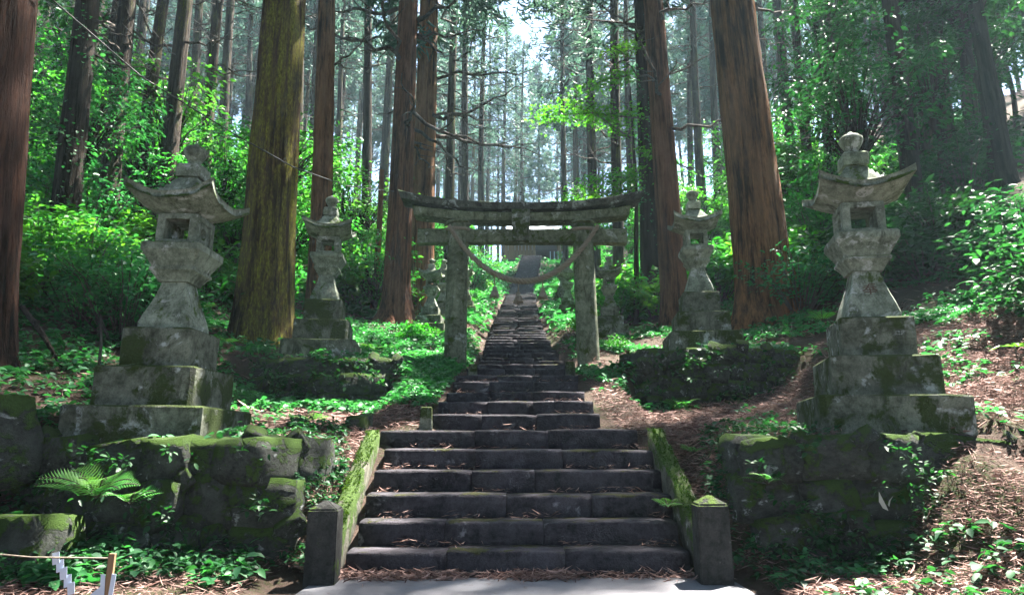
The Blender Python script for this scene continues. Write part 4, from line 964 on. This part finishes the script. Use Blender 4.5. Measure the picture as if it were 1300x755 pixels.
# fallen needles and twigs
def litter(n, gen, lmin, lmax, wd, up_=.022):
    x, y, zo = gen(n); z = zo if zo is not None else H(x, y); az = rng.random(len(x)) * 6.283
    d = np.stack([np.cos(az), np.sin(az), rng.normal(0, .22, len(x))], 1); ln = rng.uniform(lmin, lmax, len(x))
    pos = np.stack([x, y, z + rng.random(len(x)) ** 2 * .05 + (.008 if zo is not None else up_)], 1) - d * ln[:, None] * .5
    return leaves(pos, d, ln, np.full(len(x), wd) * rng.uniform(.6, 1.6, len(x)), False, .3, rng.uniform(-.25, .25, (len(x), 1)))
def region(px0, px1, y0, y1, dens=None):
    def g(n):
        y = rng.uniform(y0, y1, n); x = (rng.uniform(px0, px1, n) - 650) / F * y; ok = mask_ok(x, y)
        if dens is not None: ok &= rng.random(n) < dens(x, y)
        return x[ok], y[ok], None
    return g
def on_steps(n):
    k = rng.integers(0, 14, n); yy = np.array([s[0] for s in steps])[k]; nx_ = np.array([s[0] for s in steps])[k + 1]; zz = np.array([s[1] for s in steps])[k]
    y = nx_ - (nx_ - yy) * np.abs(rng.normal(0, .22, n)); c, h = XC(yy), HW(yy); u = rng.uniform(-1, 1, n); u = np.where(rng.random(n) < .5, np.sign(u) * np.abs(u) ** .3, u)
    x = c + u * (h - .05); ok = (y > yy + .03) & (rng.random(n) < clump(x * 1.7, yy * 3, 1.3, -.1)); return x[ok], y[ok], (zz + .004)[ok]
def foot(n):
    x = rng.uniform(-1.5, 1.75, n); y = 5.88 - np.abs(rng.normal(0, .10, n)); ok = rng.random(n) < np.clip(clump(x, y * 0, 1.6) + .25, 0, 1); return x[ok], y[ok], np.full(ok.sum(), .014)
parts = [litter(30000, region(930, 1340, 4.9, 10, lambda x, y: np.clip(.35 + .65 * clump(x, y, .8), 0, 1)), .04, .13, .0045), litter(26000, region(930, 1340, 4.9, 9, lambda x, y: np.clip(.2 + .8 * clump(x, y, .8), 0, 1)), .03, .08, .004), litter(12000, region(1150, 1420, 6.6, 9.5), .04, .12, .006), litter(600, region(900, 1340, 4.9, 9), .12, .3, .006), litter(500, region(300, 560, 5.5, 9), .12, .35, .008), litter(7000, region(370, 470, 5.6, 7.6), .04, .13, .005, .06), litter(5000, region(840, 960, 5.6, 7.6), .04, .13, .005, .06), litter(1500, region(380, 940, 5.2, 5.9), .03, .1, .005), litter(6500, region(360, 560, 5.9, 10), .05, .16, .006), litter(2600, on_steps, .04, .12, .005), litter(3600, foot, .05, .16, .006),
         litter(9000, region(1000, 1400, 3.9, 5.1), .04, .13, .004), litter(6000, region(-60, 420, 4.2, 5.9), .04, .12, .004), litter(5000, region(730, 960, 7.2, 10.2), .05, .16, .006), litter(3000, region(-40, 400, 5.1, 9), .05, .16, .006), litter(5000, region(560, 760, 11, 22), .06, .16, .01), litter(7000, region(0, 1300, 10, 20), .08, .25, .012)]
tag(link('fallen_needles', npmesh('fallen_needles', *joinp(parts), M['needle'])), 'fallen brown cedar needles and twiglets littering the ground and steps', 'needles', None, 'stuff')

# ------------------------------------------------------------------ ferns and single plants
def fern(loc, nf, ln, label, seed, spread=(0, 6.283), k=1., roll=0., wr=.26, mat='fern', group='ferns', npin=17):
    r = random.Random(seed); t = thing('fern', loc, 0, label, 'fern', group)
    for i in range(nf):
        az = spread[0] + (spread[1] - spread[0]) * (i + r.random() * .7) / nf; L = ln * r.uniform(.7, 1.1); el = r.uniform(.75, 1.25); d = np.array([math.cos(az), math.sin(az), 0]); sd = np.array([-d[1], d[0], 0]); ud = np.array([0, 0, 1.]) - d * .4; rl = roll * d[0]; sd = sd * math.cos(rl) + ud * math.sin(rl)
        n = npin; pts = []; P_ = []; D_ = []; Ls = []
        for j in range(n + 1):
            u = j / n; pts.append(d * L * u * math.cos(el * .7) + np.array([0, 0, L * (math.sin(el) * u - .5 * u * u)]))
        for j in range(2, n + 1):
            u = j / n; ax = pts[min(n, j)] - pts[j - 1]; ax = ax / np.linalg.norm(ax); l = L * .27 * (math.sin(math.pi * min(1, u ** .75 * .97 + .03)) + .12) * k
            for s in (-1, 1): P_.append(pts[j]); D_.append(sd * s + ax * .45 + np.array([0, 0, -.1])); Ls.append(l)
        Ls = np.array(Ls); V, ps = leaves(np.array(P_), np.array(D_), Ls, np.maximum(Ls * wr, .01), True, .2, .2, up=np.tile(np.cross(sd, -d) * -1 if roll else [0, 0, 1.], (len(Ls), 1)))
        f = link('frond', npmesh('frond', V, ps, M[mat]), t)
        link('stalk', tubes('stalk', [([Vector(p) for p in pts[::2]], [.005] * len(pts[::2]))], M['twig'], 4), f)
    return t
fern(at(122, 632, 5.3), 11, .46, 'large bright green fern in front of the boulder wall', 1, (2.7, 6.7), 1.15, .45, .13, npin=16)
fern(at(165, 640, 5.6), 4, .40, 'small fern beside the large bright fern', 9, (4.2, 7.0), 1.1, .5, .14, npin=14)
for px, py, Y, ln, lab in ((395, 545, 8.3, .32, 'upright light-green fern tuft on bare soil near the smaller lantern wall'), (325, 650, 5.8, .2, 'tiny fern growing from a joint of the boulder wall'), (848, 645, 6.25, .2, 'little fern hanging over the step end by the bright kerb'), (975, 615, 5.8, .24, 'small dark fern at the end of the dark boulder wall'),
                      (1045, 408, 9.5, .35, 'fern tuft in the herbs beside the lantern with the carved character'), (880, 575, 7.0, .2, 'small fern behind the top of the bright kerb')):
    p = at(px, py, Y); p.z = max(p.z, hz(p.x, p.y)) if py < 560 else p.z; fern(p, 8, ln, lab, px, npin=12)
fp = random.Random(3)
for i in range(26):
    Y = fp.uniform(9.5, 19); px = fp.choice((fp.uniform(20, 300), fp.uniform(430, 560), fp.uniform(780, 1050))); x = (px - 650) / F * Y; fern((x, Y, hz(x, Y)), 7, fp.uniform(.3, .55), 'fern growing among the low herbs of the slope', 40 + i, npin=11, group='ferns of the slope')
# pale fallen leaf at the right wall
p = at(1128, 648, 5.55); V, ps = leaves(np.array([p, p + Vector((.01, 0, .03))]), np.array([[-.5, .1, .75], [.2, .2, .7]]), [.15, .10], [.07, .05], True, .3, .3)
tag(link('pale_leaf', npmesh('pale_leaf', V, ps, M['leaf_pale'])), 'pale withered leaf shining beside the dark boulder wall', 'leaf')
# lily-like plant on the sunny bank
p = at(1284, 412, 7.6); p.z = hz(p.x, p.y); t = thing('lily_plant', p, 0, 'pale-leaved young plant standing on the sunny needle bank', 'plant'); r = np.random.default_rng(2)
a = np.linspace(0, 6.283, 7)[:-1]; V, ps = leaves(np.tile([0, 0, .22], (6, 1)) + r.normal(0, .01, (6, 3)), np.stack([np.cos(a), np.sin(a), np.full(6, .35)], 1), np.full(6, .24), np.full(6, .05), True, .3, .5)
link('leaf_rosette', npmesh('leaf_rosette', V, ps, M['fern']), t); link('stem', tubes('stem', [([Vector((0, 0, -.05)), Vector((0, 0, .24))], [.008, .006])], M['twig'], 5), t)
# fallen branches
for i, (x0, y0, x1, y1, Y0, Y1, lab) in enumerate(((20, 440, 75, 492, 8.4, 7.9, 'dark fallen branch leaning at the foot of the red-brown trunk'), (1145, 545, 1225, 520, 6.1, 6.4, 'thin pale stick lying against the plinth by the needle bank'), (905, 560, 1000, 545, 7.3, 7.5, 'thin stick on the bare soil by the dark boulder wall'))):
    a, b = at(x0, y0, Y0), at(x1, y1, Y1); a.z = hz(a.x, a.y) + (.5 if i == 0 else .03); b.z = hz(b.x, b.y) + .05
    o = link('fallen_branch', tubes('fallen_branch', [([Vector((0, 0, 0)), (b - a) * .5 + Vector((0, 0, .04)), b - a], [.035 if i == 0 else .012] * 2 + [.012 if i == 0 else .005])], M['bark_dark' if i == 0 else 'twig'], 6)); o.location = a; tag(o, lab, 'branch')
# dead vine standing by the lantern
p = at(124, 480, 8.2); p.z = hz(p.x, p.y); tp = at(128, 400, 8.2) - p; o = link('dead_vine', tubes('dead_vine', [([Vector((0, 0, 0)), tp * .5 + Vector((.02, 0, 0)), tp, tp + Vector((.12, 0, -.02)), tp + Vector((.2, 0, -.18))], [.016, .018, .016, .012, .006])], M['twig'], 6)); o.location = p
tag(o, 'dry hooked vine stem standing among sunlit herbs', 'vine')

# ------------------------------------------------------------------ paper streamers, thin rope and stake in the corner
SY_ = 4.55
a, b = at(-60, 697, SY_), at(141, 708, 4.5); o = link('thin_rope', tubes('thin_rope', [([Vector((0, 0, 0)), (b - a) * .25 + Vector((0, 0, -.012)), (b - a) * .5 + Vector((0, 0, -.02)), (b - a) * .75 + Vector((0, .01, -.012)), b - a], [.0045, .0055, .0045, .0055, .0045])], M['rope'], 6)); o.location = a
tag(o, 'thin straw rope stretched low in front of the boulder wall', 'rope')
def streamer(px, py, segs, label, wd=.042):
    """zigzag folded paper strip"""
    p = at(px, py, SY_ - .01); t = thing('paper_streamer', p, .2, label, 'paper streamer'); x = z = 0
    for i in range(segs):
        bm = bmesh.new(); q = [(x, .006 * (i % 2), z), (x + wd, .006 * (i % 2), z + .010), (x + wd + .008, .012 * (i % 2), z - .062), (x + .008, .010, z - .074)]
        vv = [bm.verts.new(c) for c in q]; bm.faces.new(vv); g = bmesh.ops.extrude_face_region(bm, geom=bm.faces[:]); bmesh.ops.translate(bm, verts=[v for v in g['geom'] if isinstance(v, bmesh.types.BMVert)], vec=(0, .0015, 0))
        link('paper_fold', bm_mesh('paper_fold', bm, M['paper']), t); x += wd * .66; z -= .046
    return t
streamer(66, 702, 5, 'pale zigzag folded paper streamer hanging from the thin rope')
p = at(143, 702, 4.5); o = thing('wooden_stake', (p.x, p.y, hz(p.x, p.y)), 0, 'slim wooden stake with white paper strips tied on', 'stake')
bm = bmesh.new(); box_bm(bm, .04, .022, -.1, p.z - o.location.z, 1, 1, .003); link('stick', bm_mesh('stick', bm, M['wood']), o)
for dx, rz_, sc_ in ((-.035, .12, 1), (.034, -.1, .9)):
    bm = bmesh.new(); box_bm(bm, .028, .002, -.26, 0, 1.0, 1, 0); s_ = link('paper_strip', bm_mesh('paper_strip', bm, M['paper']), o); s_.location = (dx, -.016, p.z - o.location.z - .12); s_.rotation_euler = (0, rz_ * -.6, 0)
bm = bmesh.new(); vv = [bm.verts.new(c) for c in ((-.03, 0, 0), (-.02, 0, -.14), (-.11, .005, -.15), (-.09, .0, -.05))]; bm.faces.new(vv); g = bmesh.ops.extrude_face_region(bm, geom=bm.faces[:]); bmesh.ops.translate(bm, verts=[v for v in g['geom'] if isinstance(v, bmesh.types.BMVert)], vec=(0, .002, 0))
s_ = link('paper_strip', bm_mesh('paper_strip', bm, M['paper']), o); s_.location = (-.01, -.014, p.z - o.location.z - .19)

# ------------------------------------------------------------------ cable hung between the trunks
q = [at(50, -14, 7.6), at(180, 98, 9.2), at(300, 172, 10.6), at(372, 212, 11.6), at(440, 236, 15), at(500, 243, 17.6)]
pts = []
for i in range(len(q) - 1):
    for t in (0, .33, .66): pts.append(q[i].lerp(q[i + 1], t))
pts.append(q[-1]); pts = [p - q[0] for p in pts]
o = link('cable', tubes('cable', [(pts, [.011] * len(pts))], M['cable'], 6)); o.location = q[0]; tag(o, 'thin black cable strung from the red-brown trunk past the moss-covered cedar', 'cable')

# ------------------------------------------------------------------ haze
b = NB('haze_air'); v = b.add('ShaderNodeVolumePrincipled', i_Density=HAZE, i_Anisotropy=.25); v.inputs['Color'].default_value = (.62, .88, 1, 1)
b.l.new(v.outputs[0], b.out.inputs['Volume'])
bm = bmesh.new(); box_bm(bm, 196, 206, -6, 95)
for vv in bm.verts: vv.co.y += 70
tag(link('haze', bm_mesh('haze', bm, b.m)), 'pale damp haze hanging in the forest air', 'haze', None, 'stuff')
print('trees', TOT[0], 'shrubs', sum(o.name.startswith('shrub') for o in bpy.data.objects), 'tris', sum(len(m.loops) - 2 * len(m.polygons) for m in bpy.data.meshes))
